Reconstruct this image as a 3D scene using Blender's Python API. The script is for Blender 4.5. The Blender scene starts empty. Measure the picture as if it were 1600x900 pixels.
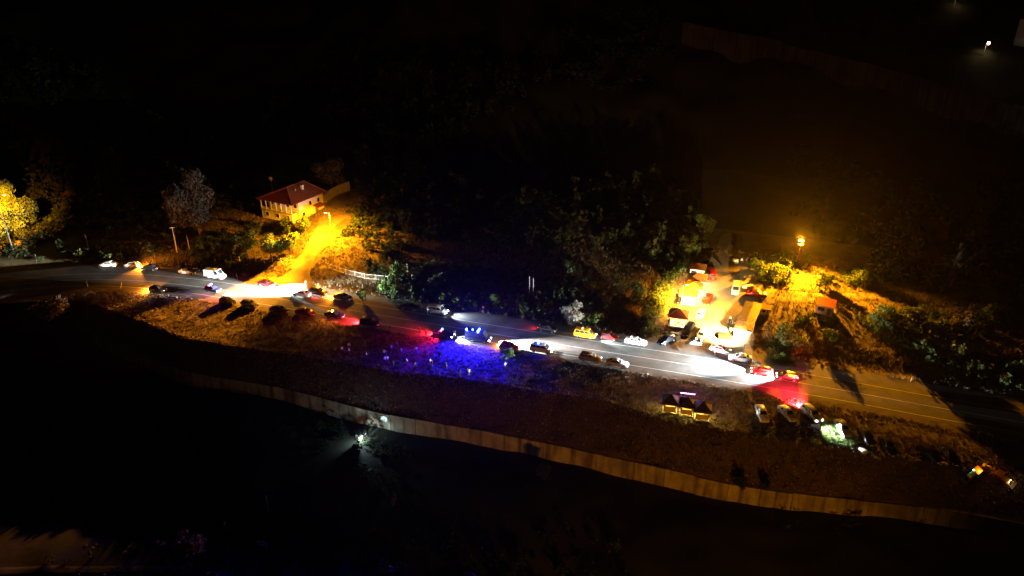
import bpy, bmesh, math, random
import numpy as np
from mathutils import Vector, Matrix

random.seed(7)
RNG = np.random.default_rng(11)
SC = bpy.context.scene
C = SC.collection

# ------------------------------------------------------------------ camera
CAM_H, PITCH, HFOV = 75.0, math.radians(25.0), math.radians(71.0)
cam_data = bpy.data.cameras.new('camera')
cam = bpy.data.objects.new('camera', cam_data)
C.objects.link(cam)
cam.location = (0, 0, CAM_H)
cam.rotation_euler = (math.pi / 2 - PITCH, 0, 0)
cam_data.sensor_width = 36.0
cam_data.lens = 18.0 / math.tan(HFOV / 2)
cam_data.clip_start = 1.0
cam_data.clip_end = 3000.0
SC.camera = cam

# ------------------------------------------------------------------ night sky and moon
W = bpy.data.worlds.new('World')
SC.world = W
W.use_nodes = True
wn = W.node_tree
bg = wn.nodes['Background']
sky = wn.nodes.new('ShaderNodeTexSky')
sky.sky_type = 'NISHITA'
sky.sun_disc = False
sky.sun_elevation = math.radians(-6.0)
sky.sun_rotation = math.radians(200.0)
wn.links.new(sky.outputs[0], bg.inputs[0])
bg.inputs[1].default_value = 0.008

sun_data = bpy.data.lights.new('moon', 'SUN')
sun_data.energy = 0.006
sun_data.angle = math.radians(10.0)
sun_data.color = (1.0, 0.86, 0.88)
sun = bpy.data.objects.new('moon', sun_data)
C.objects.link(sun)
sun.rotation_euler = (math.radians(52), 0, math.radians(-22))

SC.view_settings.view_transform = 'Standard'
SC.view_settings.look = 'None'
SC.view_settings.exposure = 0.0
SC.view_settings.gamma = 1.0
SC.view_settings.use_curve_mapping = False
SC.render.engine = 'CYCLES'
cy = SC.cycles
cy.max_bounces = 4
cy.diffuse_bounces = 2
cy.glossy_bounces = 2
cy.transmission_bounces = 2
cy.transparent_max_bounces = 4
cy.sample_clamp_indirect = 1.5
cy.sample_clamp_direct = 0.0
cy.caustics_reflective = False
cy.caustics_refractive = False
cy.use_denoising = True
cy.use_light_tree = True

SODIUM = (1.0, 0.34, 0.006)
WARM = (1.0, 0.74, 0.38)
COOL = (0.82, 0.95, 1.0)
BLUE = (0.012, 0.006, 1.0)
RED = (1.0, 0.02, 0.03)
AMBER = (1.0, 0.30, 0.02)

# ------------------------------------------------------------------ node materials
MATS = {}

def mat(name, col, rough=0.7, metal=0.0, var=0.25, scale=1.0, col2=None, bump=0.0, spec=0.3, coat=0.0):
    """principled material whose colour is broken up by two octaves of noise"""
    if name in MATS:
        return MATS[name]
    m = bpy.data.materials.new(name)
    m.use_nodes = True
    nt = m.node_tree
    N, L = nt.nodes, nt.links
    b = N['Principled BSDF']
    b.inputs['Roughness'].default_value = rough
    b.inputs['Metallic'].default_value = metal
    b.inputs['Specular IOR Level'].default_value = spec
    b.inputs['Coat Weight'].default_value = coat
    tc = N.new('ShaderNodeNewGeometry') if scale < 0 else N.new('ShaderNodeTexCoord')
    src = tc.outputs['Position'] if scale < 0 else tc.outputs['Object']
    sc = abs(scale)
    n1 = N.new('ShaderNodeTexNoise'); n1.inputs['Scale'].default_value = sc; n1.inputs['Detail'].default_value = 6
    n1.inputs['Roughness'].default_value = 0.65
    L.new(src, n1.inputs['Vector'])
    r = N.new('ShaderNodeValToRGB')
    r.color_ramp.elements[0].position = 0.34
    r.color_ramp.elements[1].position = 0.68
    c2 = col2 if col2 else tuple(min(1, c * (1 + var)) for c in col)
    c1 = col if col2 else tuple(c * (1 - var) for c in col)
    r.color_ramp.elements[0].color = (*c1, 1)
    r.color_ramp.elements[1].color = (*c2, 1)
    L.new(n1.outputs['Fac'], r.inputs['Fac'])
    L.new(r.outputs['Color'], b.inputs['Base Color'])
    if bump > 0:
        n2 = N.new('ShaderNodeTexNoise'); n2.inputs['Scale'].default_value = sc * 6; n2.inputs['Detail'].default_value = 4
        L.new(src, n2.inputs['Vector'])
        bp = N.new('ShaderNodeBump'); bp.inputs['Strength'].default_value = 0.8; bp.inputs['Distance'].default_value = bump
        L.new(n2.outputs['Fac'], bp.inputs['Height'])
        L.new(bp.outputs['Normal'], b.inputs['Normal'])
    MATS[name] = m
    return m

def emit(name, col, strength):
    if name in MATS:
        return MATS[name]
    m = bpy.data.materials.new(name)
    m.use_nodes = True
    b = m.node_tree.nodes['Principled BSDF']
    b.inputs['Base Color'].default_value = (*[min(.8, c) for c in col], 1)
    b.inputs['Emission Color'].default_value = (*col, 1)
    b.inputs['Emission Strength'].default_value = strength
    m.cycles.emission_sampling = 'NONE'
    MATS[name] = m
    return m

def foliage(name, c1, c2, scale=0.35):
    if name in MATS:
        return MATS[name]
    m = bpy.data.materials.new(name)
    m.use_nodes = True
    nt = m.node_tree; N, L = nt.nodes, nt.links
    b = N['Principled BSDF']
    b.inputs['Roughness'].default_value = 0.65
    b.inputs['Specular IOR Level'].default_value = 0.2
    g = N.new('ShaderNodeNewGeometry')
    n1 = N.new('ShaderNodeTexNoise'); n1.inputs['Scale'].default_value = scale; n1.inputs['Detail'].default_value = 3
    L.new(g.outputs['Position'], n1.inputs['Vector'])
    ri = N.new('ShaderNodeMath'); ri.operation = 'MULTIPLY_ADD'
    ri.inputs[1].default_value = 0.45; ri.inputs[2].default_value = -0.22
    L.new(g.outputs['Random Per Island'], ri.inputs[0])
    ad = N.new('ShaderNodeMath'); ad.operation = 'ADD'
    L.new(n1.outputs['Fac'], ad.inputs[0]); L.new(ri.outputs[0], ad.inputs[1])
    r = N.new('ShaderNodeValToRGB')
    r.color_ramp.elements[0].position = 0.25; r.color_ramp.elements[0].color = (*c1, 1)
    r.color_ramp.elements[1].position = 0.78; r.color_ramp.elements[1].color = (*c2, 1)
    L.new(ad.outputs[0], r.inputs['Fac'])
    L.new(r.outputs['Color'], b.inputs['Base Color'])
    tr = N.new('ShaderNodeBsdfTranslucent'); L.new(r.outputs['Color'], tr.inputs['Color'])
    mx = N.new('ShaderNodeMixShader'); mx.inputs[0].default_value = 0.3
    L.new(b.outputs[0], mx.inputs[1]); L.new(tr.outputs[0], mx.inputs[2])
    L.new(mx.outputs[0], N['Material Output'].inputs['Surface'])
    MATS[name] = m
    return m

def paint(name, col):
    return mat('paint_' + name, col, rough=0.28, var=0.06, scale=2.0, spec=0.5, coat=0.6)

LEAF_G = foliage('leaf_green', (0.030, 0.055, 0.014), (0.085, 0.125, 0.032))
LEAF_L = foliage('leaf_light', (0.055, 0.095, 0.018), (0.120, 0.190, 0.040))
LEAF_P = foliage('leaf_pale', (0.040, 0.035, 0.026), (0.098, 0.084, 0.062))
LEAF_PALE_LIT = foliage('leaf_pale_lit', (0.14, 0.13, 0.10), (0.30, 0.27, 0.21))  # pale leaf, brightened to stand in for car headlights falling on it
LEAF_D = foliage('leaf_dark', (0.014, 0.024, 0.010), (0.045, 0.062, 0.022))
STRAW = foliage('straw', (0.11, 0.085, 0.060), (0.26, 0.20, 0.135), 0.25)
GRASS = foliage('grass', (0.05, 0.085, 0.020), (0.13, 0.19, 0.045), 0.4)
BARK = mat('bark', (0.09, 0.065, 0.045), 0.9, var=0.4, scale=2.5, bump=0.03)
CONCRETE = mat('concrete', (0.34, 0.32, 0.28), 0.85, var=0.25, scale=1.2, bump=0.01)
STEEL = mat('steel', (0.30, 0.30, 0.30), 0.5, 0.6, var=0.2, scale=3)
GALV = mat('galvanised', (0.45, 0.46, 0.47), 0.45, 0.5, var=0.2, scale=4)
RUST = mat('rusty_steel', (0.28, 0.15, 0.07), 0.75, 0.2, var=0.4, scale=2.5)
WOOD = mat('timber', (0.24, 0.14, 0.07), 0.75, var=0.35, scale=2.5, bump=0.006)
WHITE = mat('white_wall', (0.72, 0.68, 0.58), 0.8, var=0.10, scale=0.6, bump=0.006)
WPAINT = mat('white_paint', (0.75, 0.75, 0.72), 0.55, var=0.08, scale=2)
RUBBER = mat('rubber', (0.018, 0.018, 0.018), 0.85, var=0.2, scale=4)
RIM = mat('alloy', (0.42, 0.42, 0.43), 0.35, 0.8, var=0.1, scale=5)
GLASS = mat('tinted_glass', (0.018, 0.022, 0.028), 0.08, var=0.1, scale=1, spec=0.6)
LENS_OFF = mat('lens_clear', (0.55, 0.56, 0.58), 0.15, var=0.05, scale=3, spec=0.6)
TAIL_OFF = mat('lens_red', (0.30, 0.012, 0.012), 0.2, var=0.05, scale=3, spec=0.5)
PLASTIC = mat('black_plastic', (0.03, 0.03, 0.032), 0.6, var=0.2, scale=4)
STONE = mat('pale_stone', (0.40, 0.38, 0.34), 0.9, var=0.3, scale=1.2, bump=0.02)
CURTAIN = mat('cream_sheet', (0.62, 0.50, 0.16), 0.8, var=0.12, scale=1.5)

# ------------------------------------------------------------------ camera geometry helpers
FPX = 800.0 / math.tan(HFOV / 2)
CP, SP = math.cos(PITCH), math.sin(PITCH)

def ray(px, py):
    u, v = (px - 800) / FPX, (py - 450) / FPX
    return np.array((u, CP - v * SP, -SP - v * CP))

def un(px, py, z=0.0):
    d = ray(px, py); t = (z - CAM_H) / d[2]
    return d[0] * t, d[1] * t

def smooth(a, b, x):
    t = np.clip((x - a) / (b - a), 0, 1)
    return t * t * (3 - 2 * t)

_P = RNG.permutation(512)
_V = RNG.random(512) * 2 - 1

def vnoise(x, y):
    xi, yi = np.floor(x).astype(int), np.floor(y).astype(int)
    fx, fy = x - xi, y - yi
    fx, fy = fx * fx * (3 - 2 * fx), fy * fy * (3 - 2 * fy)
    h = lambda a, b: _V[(_P[a & 511] + b * 57) & 511]
    return ((h(xi, yi) * (1 - fx) + h(xi + 1, yi) * fx) * (1 - fy)
            + (h(xi, yi + 1) * (1 - fx) + h(xi + 1, yi + 1) * fx) * fy)

def fbm(x, y, s, o=3):
    r, a = 0, 1.0
    for k in range(o):
        r = r + a * vnoise(x / s + 13.7 * k, y / s - 7.1 * k); a *= .5; s *= .5
    return r

def curve(pts, z):
    w = sorted(un(a, b, z) for a, b in pts)
    return np.array([p[0] for p in w]), np.array([p[1] for p in w])

def smooth_curve(pts, z, win=9.0):
    xs, ys = curve(pts, z)
    g = np.linspace(xs[0], xs[-1], 900)
    v = np.interp(g, xs, ys)
    k = max(3, int(win / (g[1] - g[0])) | 1)
    pad = np.concatenate([2 * v[0] - v[1:k][::-1], v, 2 * v[-1] - v[-k:-1][::-1]])
    v2 = np.convolve(pad, np.ones(k) / k, 'same')[k - 1:-(k - 1)]
    sl0 = (v2[20] - v2[0]) / (g[20] - g[0]); sl1 = (v2[-1] - v2[-21]) / (g[-1] - g[-21])
    def f(x):
        x = np.asarray(x, float)
        r = np.interp(x, g, v2)
        return np.where(x < g[0], v2[0] + sl0 * (x - g[0]), np.where(x > g[-1], v2[-1] + sl1 * (x - g[-1]), r))
    return f

yR = smooth_curve([(-330, 478), (-150, 462), (0, 447), (100, 437), (200, 437), (300, 446), (400, 461), (500, 477), (640, 500),
                   (772, 522), (872, 538), (980, 555), (1040, 564), (1213, 592), (1320, 610), (1442, 633), (1600, 660), (1900, 712)], 0, 14)
yE0 = smooth_curve([(-200, 490), (0, 474), (130, 468), (220, 500), (300, 530), (450, 552), (600, 578), (730, 592), (800, 604), (940, 624),
                    (1040, 656), (1150, 674), (1280, 697), (1400, 714), (1600, 745), (1900, 795)], -0.3, 5)
WALL_PX = [(135, 520), (210, 543), (300, 571), (420, 603), (520, 627), (600, 648), (760, 675), (900, 703), (1000, 725), (1140, 758),
           (1280, 777), (1460, 795), (1600, 815), (1900, 862)]
yW = smooth_curve([(-200, 500), (0, 500)] + WALL_PX, -6.0, 6)

def yE(x):
    return np.minimum(yE0(x), yR(x) - 7.5)

def H(x, y):
    x = np.asarray(x, float); y = np.asarray(y, float)
    r, e0, w = yR(x), yE(x), yW(x)
    w = np.minimum(w, e0 - 4.5)
    d = y - r
    e = (d - 9.0) * 0.95
    base = np.where(e > 0, 0.085 * e - 0.6 * smooth(0, 3, e) * (1 - smooth(4, 9, e)), 0)
    base = base + 0.30 * 12 * np.log1p(np.exp(np.clip((e - 92) / 12, -30, 30)))
    base = base + np.where(e > 120, 0.12 * (e - 120), 0)
    n = fbm(x, y, 17.0, 2) * (0.30 * smooth(4, 22, e) + 5.0 * smooth(85, 190, e))
    n = n + fbm(x + 90, y, 70.0, 2) * 7.0 * smooth(95, 200, e)
    hill = base + n
    t = np.clip((r - 6.0 - y) / np.maximum(r - 6.0 - e0, .1), 0, 1)
    plat = -0.3 * t + fbm(x, y, 4.0, 2) * 0.10 * smooth(0.02, .3, t)
    q = np.clip((e0 - y) / np.maximum(e0 - w, .1), 0, 1)
    emb = -0.3 - 5.7 * (0.7 * q + 0.3 * q * q * (3 - 2 * q)) + fbm(x, y, 5.0, 3) * 0.45 * smooth(0, .15, q) * (1 - smooth(.85, 1, q))
    fld = -9.0 + fbm(x, y, 12.0, 3) * 0.5
    return np.where(y >= r - 6.0, hill, np.where(y >= e0, plat, np.where(y >= w - 0.02, emb, fld)))

def at(px, py):
    """the point of the ground seen through a pixel of the photograph"""
    d = ray(px, py)
    t = np.arange(40.0, 900.0, 0.4)
    x, y, z = d[0] * t, d[1] * t, CAM_H + d[2] * t
    below = z < H(x, y)
    i = int(np.argmax(below)) if below.any() else len(t) - 1
    a, b = t[max(i - 1, 0)], t[i]
    for _ in range(8):
        c = (a + b) / 2
        if CAM_H + d[2] * c < H(d[0] * c, d[1] * c): b = c
        else: a = c
    return Vector((d[0] * b, d[1] * b, float(H(d[0] * b, d[1] * b))))

def gz(x, y):
    return float(H(x, y))

# ------------------------------------------------------------------ object helpers
def tag(o, label=None, cat=None, group=None, kind=None):
    if label: o['label'] = label
    if cat: o['category'] = cat
    if group: o['group'] = group
    if kind: o['kind'] = kind
    return o

def empty(name, loc=(0, 0, 0), rz=0.0):
    o = bpy.data.objects.new(name, None)
    o.empty_display_size = 0.3
    o.location = loc; o.rotation_euler = (0, 0, rz)
    C.objects.link(o)
    return o

def link(name, me, m=None, parent=None):
    o = bpy.data.objects.new(name, me)
    C.objects.link(o)
    if parent: o.parent = parent
    if m is not None:
        if len(me.materials) == 0:
            me.materials.append(m)
        elif me.materials[0] != m:
            o.material_slots[0].link = 'OBJECT'
            o.material_slots[0].material = m
    return o

class MB:
    def __init__(s): s.v, s.f = [], []
    def add(s, v, f):
        n = len(s.v); s.v += [tuple(p) for p in v]; s.f += [tuple(i + n for i in q) for q in f]; return s
    def box(s, c, d, rz=0.0, M=None):
        x, y, z = d[0] / 2, d[1] / 2, d[2] / 2
        R = M if M is not None else Matrix.Rotation(rz, 3, 'Z')
        c = Vector(c)
        v = [c + R @ Vector((sx * x, sy * y, sz * z)) for sz in (-1, 1) for sy in (-1, 1) for sx in (-1, 1)]
        return s.add(v, [(0, 2, 3, 1), (4, 5, 7, 6), (0, 1, 5, 4), (2, 6, 7, 3), (0, 4, 6, 2), (1, 3, 7, 5)])
    def tube(s, p0, p1, r0, r1=None, n=8, cap=True):
        p0, p1 = Vector(p0), Vector(p1); r1 = r0 if r1 is None else r1
        ax = (p1 - p0).normalized()
        u = ax.orthogonal().normalized(); w = ax.cross(u)
        v = []
        for p, r in ((p0, r0), (p1, r1)):
            v += [p + (u * math.cos(2 * math.pi * k / n) + w * math.sin(2 * math.pi * k / n)) * r for k in range(n)]
        f = [(k, (k + 1) % n, n + (k + 1) % n, n + k) for k in range(n)]
        if cap: f += [tuple(range(n - 1, -1, -1)), tuple(range(n, 2 * n))]
        return s.add(v, f)
    def beam(s, p0, p1, w, h):
        p0, p1 = Vector(p0), Vector(p1)
        ax = (p1 - p0); ln = ax.length; ax.normalize()
        up = Vector((0, 0, 1)) if abs(ax.z) < .95 else Vector((0, 1, 0))
        sd = up.cross(ax).normalized(); up = ax.cross(sd)
        M = Matrix((ax, sd, up)).transposed()
        return s.box((p0 + p1) / 2, (ln, w, h), M=M)
    def quad(s, *p, th=0.0, n=None):
        p = [Vector(q) for q in p]
        if th == 0: return s.add(p, [tuple(range(len(p)))])
        nn = n if n is not None else (p[1] - p[0]).cross(p[2] - p[0]).normalized()
        k = len(p)
        v = p + [q - nn * th for q in p]
        f = [tuple(range(k)), tuple(range(2 * k - 1, k - 1, -1))] + [(i, k + i, k + (i + 1) % k, (i + 1) % k) for i in range(k)]
        return s.add(v, f)
    def mesh(s, name, smooth_angle=None):
        me = bpy.data.meshes.new(name)
        me.from_pydata(s.v, [], s.f)
        me.update()
        if smooth_angle is not None:
            me.polygons.foreach_set('use_smooth', [True] * len(me.polygons))
            me.set_sharp_from_angle(angle=math.radians(smooth_angle))
        return me
    def build(s, name, m, parent=None, smooth_angle=None):
        return link(name, s.mesh(name, smooth_angle), m, parent)

def np_mesh(name, v, f):
    """mesh from numpy arrays of vertices and quads"""
    me = bpy.data.meshes.new(name)
    nf, k = f.shape
    me.vertices.add(len(v)); me.vertices.foreach_set('co', v.astype(np.float32).ravel())
    me.loops.add(nf * k); me.loops.foreach_set('vertex_index', f.astype(np.int32).ravel())
    me.polygons.add(nf)
    me.polygons.foreach_set('loop_start', np.arange(nf, dtype=np.int32) * k)
    me.update(calc_edges=True)
    me.validate()
    return me

def grid_obj(name, X, Y, Z, m, smooth_shade=True):
    r, c = X.shape
    v = np.stack([X, Y, Z], -1).reshape(-1, 3)
    i = np.arange(r * c).reshape(r, c)
    f = np.stack([i[:-1, :-1], i[:-1, 1:], i[1:, 1:], i[1:, :-1]], -1).reshape(-1, 4)
    me = np_mesh(name, v, f)
    me.polygons.foreach_set('use_smooth', [smooth_shade] * len(me.polygons))
    return link(name, me, m)

def lamp(name, loc, power, col, radius=0.1, parent=None, spot=None, blend=0.5, target=None):
    spot = None if spot and spot >= 360 else spot
    d = bpy.data.lights.new(name, 'SPOT' if spot else 'POINT')
    d.energy = power; d.color = col; d.shadow_soft_size = radius
    if spot:
        d.spot_size = math.radians(spot); d.spot_blend = blend
    o = bpy.data.objects.new(name, d)
    C.objects.link(o)
    o.location = loc
    if parent: o.parent = parent
    if target is not None:
        o.rotation_euler = (Vector(target) - Vector(loc)).to_track_quat('-Z', 'Y').to_euler()
    return o

def place(o, p, fwd):
    """stand a thing on the ground at p with its +X along fwd, tilted with the slope"""
    n = Vector((gz(p.x - 1, p.y) - gz(p.x + 1, p.y), gz(p.x, p.y - 1) - gz(p.x, p.y + 1), 2.0)).normalized()
    f = Vector((fwd[0], fwd[1], 0)).normalized()
    s = n.cross(f).normalized(); f = s.cross(n)
    o.matrix_world = Matrix.Translation(p) @ Matrix((f, s, n)).transposed().to_4x4()
    return o

# ================================================================== THE GROUND
xs = np.concatenate([np.arange(-520, -170, 6.0), np.arange(-170, 150, 1.25), np.arange(150, 520, 6.0)])
nx = len(xs)
cR, cE, cW = yR(xs), yE(xs), yW(xs)
cW = np.minimum(cW, cE - 4.5)

def strip(name, y0, y1, n, m, eps0=0.0, eps1=0.0, power=1.0):
    t = np.linspace(0, 1, n)[:, None] ** power
    Y = y0[None] * (1 - t) + y1[None] * t
    X = np.repeat(xs[None], n, 0)
    Ys = Y.copy(); Ys[0] += eps0; Ys[-1] -= eps1
    return tag(grid_obj(name, X, Y, H(X, Ys), m), kind='structure')

M_FIELD = mat('field_soil', (0.014, 0.016, 0.010), 0.95, scale=-0.12, col2=(0.034, 0.032, 0.020), bump=0.06)
M_EMB = mat('bank_earth', (0.045, 0.031, 0.027), 0.95, scale=-0.35, col2=(0.105, 0.070, 0.058), bump=0.12)
M_VERGE = mat('verge_gravel', (0.080, 0.062, 0.050), 0.95, scale=-0.45, col2=(0.200, 0.155, 0.125), bump=0.05)
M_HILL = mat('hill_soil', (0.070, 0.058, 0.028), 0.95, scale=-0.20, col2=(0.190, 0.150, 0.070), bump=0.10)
M_ROAD = mat('asphalt', (0.085, 0.083, 0.080), 0.8, scale=-0.30, col2=(0.165, 0.160, 0.152), bump=0.008)
M_DIRT = mat('packed_dirt', (0.15, 0.115, 0.072), 0.95, scale=-0.35, col2=(0.27, 0.21, 0.135), bump=0.03)
M_YARD = mat('yard_gravel', (0.17, 0.15, 0.12), 0.95, scale=-0.40, col2=(0.28, 0.25, 0.20), bump=0.02)
M_LINE = mat('line_paint', (0.50, 0.50, 0.47), 0.7, scale=-0.9, col2=(0.74, 0.74, 0.70))

strip('field', np.full(nx, 5.0), cW - 0.1, 70, M_FIELD, 0, 0.05)
strip('embankment', cW, cE, 34, M_EMB, 0.03)
strip('verge', cE, cR - 5.2, 26, M_VERGE, 0.01)
road = strip('road', cR - 5.2, cR + 9.0, 8, M_ROAD)
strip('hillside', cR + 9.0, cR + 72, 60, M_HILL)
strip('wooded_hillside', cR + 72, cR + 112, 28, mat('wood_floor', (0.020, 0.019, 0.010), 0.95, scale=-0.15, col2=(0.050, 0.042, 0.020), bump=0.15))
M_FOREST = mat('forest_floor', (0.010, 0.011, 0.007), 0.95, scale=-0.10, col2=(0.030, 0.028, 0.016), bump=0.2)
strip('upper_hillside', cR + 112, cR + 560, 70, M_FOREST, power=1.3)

def ribbon(name, offs, width, m, x0, x1, dz=0.006, dashes=None):
    """painted line or kerb band that follows the road"""
    g = np.arange(x0, x1, 0.8)
    dy = np.gradient(yR(g), g); k = np.sqrt(1 + dy * dy)
    mb_v, fs = [], []
    Y0, Y1 = yR(g) + (offs - width / 2) * k, yR(g) + (offs + width / 2) * k
    v = np.stack([np.r_[g, g], np.r_[Y0, Y1], np.full(2 * len(g), dz)], -1)
    n = len(g); i = np.arange(n - 1)
    if dashes: i = i[(i * 0.8 % dashes[0]) < dashes[1]]
    f = np.stack([i, i + 1, n + i + 1, n + i], -1)
    return tag(link(name, np_mesh(name, v, f), m), kind='structure')

ribbon('far_edge_line', 3.75, 0.14, M_LINE, -200, 170)
ribbon('centre_line', 0.0, 0.14, M_LINE, -200, 170)
ribbon('near_edge_line', -3.75, 0.16, M_LINE, -200, 170)

def loft(name, left, right, na, nc, m, dz, zfun=None):
    """a strip of made ground between two pixel outlines"""
    L = np.array([at(*p)[:2] for p in left]); R = np.array([at(*p)[:2] for p in right])
    def res(P):
        s = np.r_[0, np.cumsum(np.linalg.norm(np.diff(P, axis=0), axis=1))]; s = s / s[-1]
        t = np.linspace(0, 1, na)
        return np.stack([np.interp(t, s, P[:, 0]), np.interp(t, s, P[:, 1])], -1)
    L, R = res(L), res(R)
    t = np.linspace(0, 1, nc)[None, :, None]
    P = L[:, None] * (1 - t) + R[:, None] * t
    w = 0.18 * fbm(P[..., 0], P[..., 1], 3.0, 2)
    P[..., 0] += w
    Z = H(P[..., 0], P[..., 1]) + dz
    Z[:, 0] -= 0.12; Z[:, -1] -= 0.12
    return tag(grid_obj(name, P[..., 0], P[..., 1], Z, m), kind='structure')

loft('driveway', [(405, 443), (452, 425), (478, 385), (500, 340), (512, 322)], [(488, 454), (484, 425), (497, 392), (522, 355), (546, 337)], 60, 14, M_DIRT, 0.10)
loft('yard', [(1062, 549), (1046, 520), (1052, 490), (1078, 440), (1112, 402)], [(1192, 568), (1172, 535), (1176, 490), (1196, 452), (1166, 402)], 60, 30, M_YARD, 0.09)
loft('hill_path', [(1116, 404), (1118, 385), (1124, 365)], [(1160, 404), (1150, 385), (1146, 365)], 24, 10, M_DIRT, 0.10)
loft('dirt_track', [(1196, 452), (1280, 458), (1360, 458), (1450, 457), (1560, 458)], [(1190, 476), (1270, 474), (1360, 469), (1450, 467), (1560, 465)], 90, 10, M_DIRT, 0.12)
loft('lamp_track', [(1215, 452), (1250, 425), (1285, 408), (1308, 402)], [(1262, 456), (1275, 436), (1295, 420), (1318, 412)], 36, 8, M_DIRT, 0.12)
loft('field_lane', [(-40, 888), (100, 884), (250, 884), (340, 892), (420, 906)], [(-40, 905), (100, 900), (250, 900), (330, 908), (400, 922)], 60, 6, mat('old_asphalt', (0.028, 0.027, 0.026), 0.9, scale=-0.4, col2=(0.05, 0.048, 0.046)), 0.10)
loft('lay_by', [(1296, 650), (1340, 668), (1420, 690), (1530, 712), (1640, 742)], [(1310, 640), (1350, 652), (1430, 668), (1530, 690), (1640, 716)], 60, 10, M_DIRT, 0.05)

# ================================================================== WALLS
def wall_panels(name, pts, z_top, height, thick, seg, m, label, group=None, jitter=0.0, zfun=None):
    """a cast retaining wall: every bay between two joints is a panel of its own, with a coping"""
    root = empty(name, (pts[0][0], pts[0][1], z_top - height))
    o0 = Vector(root.location)
    P = [Vector((a, b)) for a, b in pts]
    k = 0; mb = None
    for i in range(len(P) - 1):
        a, b = P[i], P[i + 1]
        n = max(1, round((b - a).length / seg))
        for j in range(n):
            p, q = a.lerp(b, j / n), a.lerp(b, (j + 1) / n)
            u = (q - p).normalized(); q2 = q - u * 0.06
            nrm = Vector((u.y, -u.x))
            dz = random.uniform(-jitter, jitter)
            zt = zfun((p + q) / 2) + dz if zfun else z_top + dz
            off = nrm * random.uniform(-.08, .10)
            mb = MB()
            c = [p + off, q2 + off, q2 - nrm * thick, p - nrm * thick]
            lo = [Vector((v.x, v.y, zt - height)) - o0 for v in c]; hi = [Vector((v.x, v.y, zt)) - o0 for v in c]
            lo[0] -= Vector((nrm.x, nrm.y, 0)) * -0.25; lo[1] -= Vector((nrm.x, nrm.y, 0)) * -0.25
            mb.add(lo + hi, [(0, 1, 5, 4), (1, 2, 6, 5), (2, 3, 7, 6), (3, 0, 4, 7), (4, 5, 6, 7)])
            mb.build('panel', m, root)
    tag(root, label, 'wall', group)
    return root

M_WALL = mat('stained_concrete', (0.17, 0.145, 0.11), 0.9, var=0.3, scale=-0.25, col2=(0.40, 0.35, 0.27), bump=0.02)
def streaks(m):
    """vertical weathering streaks running down the wall"""
    nt = m.node_tree; N, L = nt.nodes, nt.links
    g = N.new('ShaderNodeNewGeometry'); mp = N.new('ShaderNodeMapping'); mp.inputs['Scale'].default_value = (0.9, 0.9, 0.07)
    L.new(g.outputs['Position'], mp.inputs['Vector'])
    n = N.new('ShaderNodeTexNoise'); n.inputs['Scale'].default_value = 1.0; n.inputs['Detail'].default_value = 5
    L.new(mp.outputs[0], n.inputs['Vector'])
    r = N.new('ShaderNodeValToRGB'); r.color_ramp.elements[0].position = .34; r.color_ramp.elements[0].color = (.34, .30, .25, 1)
    r.color_ramp.elements[1].position = .56; r.color_ramp.elements[1].color = (1, 1, 1, 1)
    L.new(n.outputs['Fac'], r.inputs['Fac'])
    b = N['Principled BSDF']; old = b.inputs['Base Color'].links[0].from_socket
    mx = N.new('ShaderNodeMix'); mx.data_type = 'RGBA'; mx.blend_type = 'MULTIPLY'; mx.inputs[0].default_value = 1.0
    L.new(old, mx.inputs[6]); L.new(r.outputs['Color'], mx.inputs[7]); L.new(mx.outputs[2], b.inputs['Base Color'])
streaks(M_WALL)
gx = np.arange(-98.5, 112, 5.0)
wall_panels('retaining_wall', [(x, float(min(yW(x), yE(x) - 4.5)) - 0.12) for x in gx], -5.85, 3.6, 0.4, 5.0, M_WALL,
            'long streaked concrete retaining wall below the road embankment', jitter=0.10)

M_DULL = mat('weathered_concrete', (0.045, 0.038, 0.036), 0.9, scale=-0.15, col2=(0.10, 0.085, 0.08), bump=0.03)
streaks(M_DULL)
def far_wall():
    tops = [(1064, 40), (1180, 68), (1300, 97), (1420, 122), (1540, 170), (1640, 192)]
    feet = [(1064, 66), (1180, 93), (1300, 124), (1420, 160), (1540, 196), (1640, 224)]
    pts = [at(*p) for p in feet]
    zt = {}
    root = empty('hillside_wall', pts[0])
    o0 = Vector(pts[0])
    for i in range(len(pts) - 1):
        n = 3
        for j in range(n):
            p, q = pts[i].lerp(pts[i + 1], j / n), pts[i].lerp(pts[i + 1], (j + 1) / n)
            u = (q - p).normalized(); nr = Vector((u.y, -u.x, 0)).normalized(); q = q - u * 0.08
            h = 8.2 + random.uniform(-.5, .5)
            mb = MB()
            dn = Vector((0, 0, 4)); up = Vector((0, 0, h)); bk = nr * -0.6
            v = [p - dn, q - dn, q + bk - dn, p + bk - dn, p + up, q + up, q + bk + up, p + bk + up]
            mb.add([a - o0 for a in v], [(0, 1, 5, 4), (1, 2, 6, 5), (2, 3, 7, 6), (3, 0, 4, 7), (4, 5, 6, 7)])
            mb.build('panel', M_DULL, root)
    tag(root, 'tall pale retaining wall on the dark hillside, upper right', 'wall')
far_wall()

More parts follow.
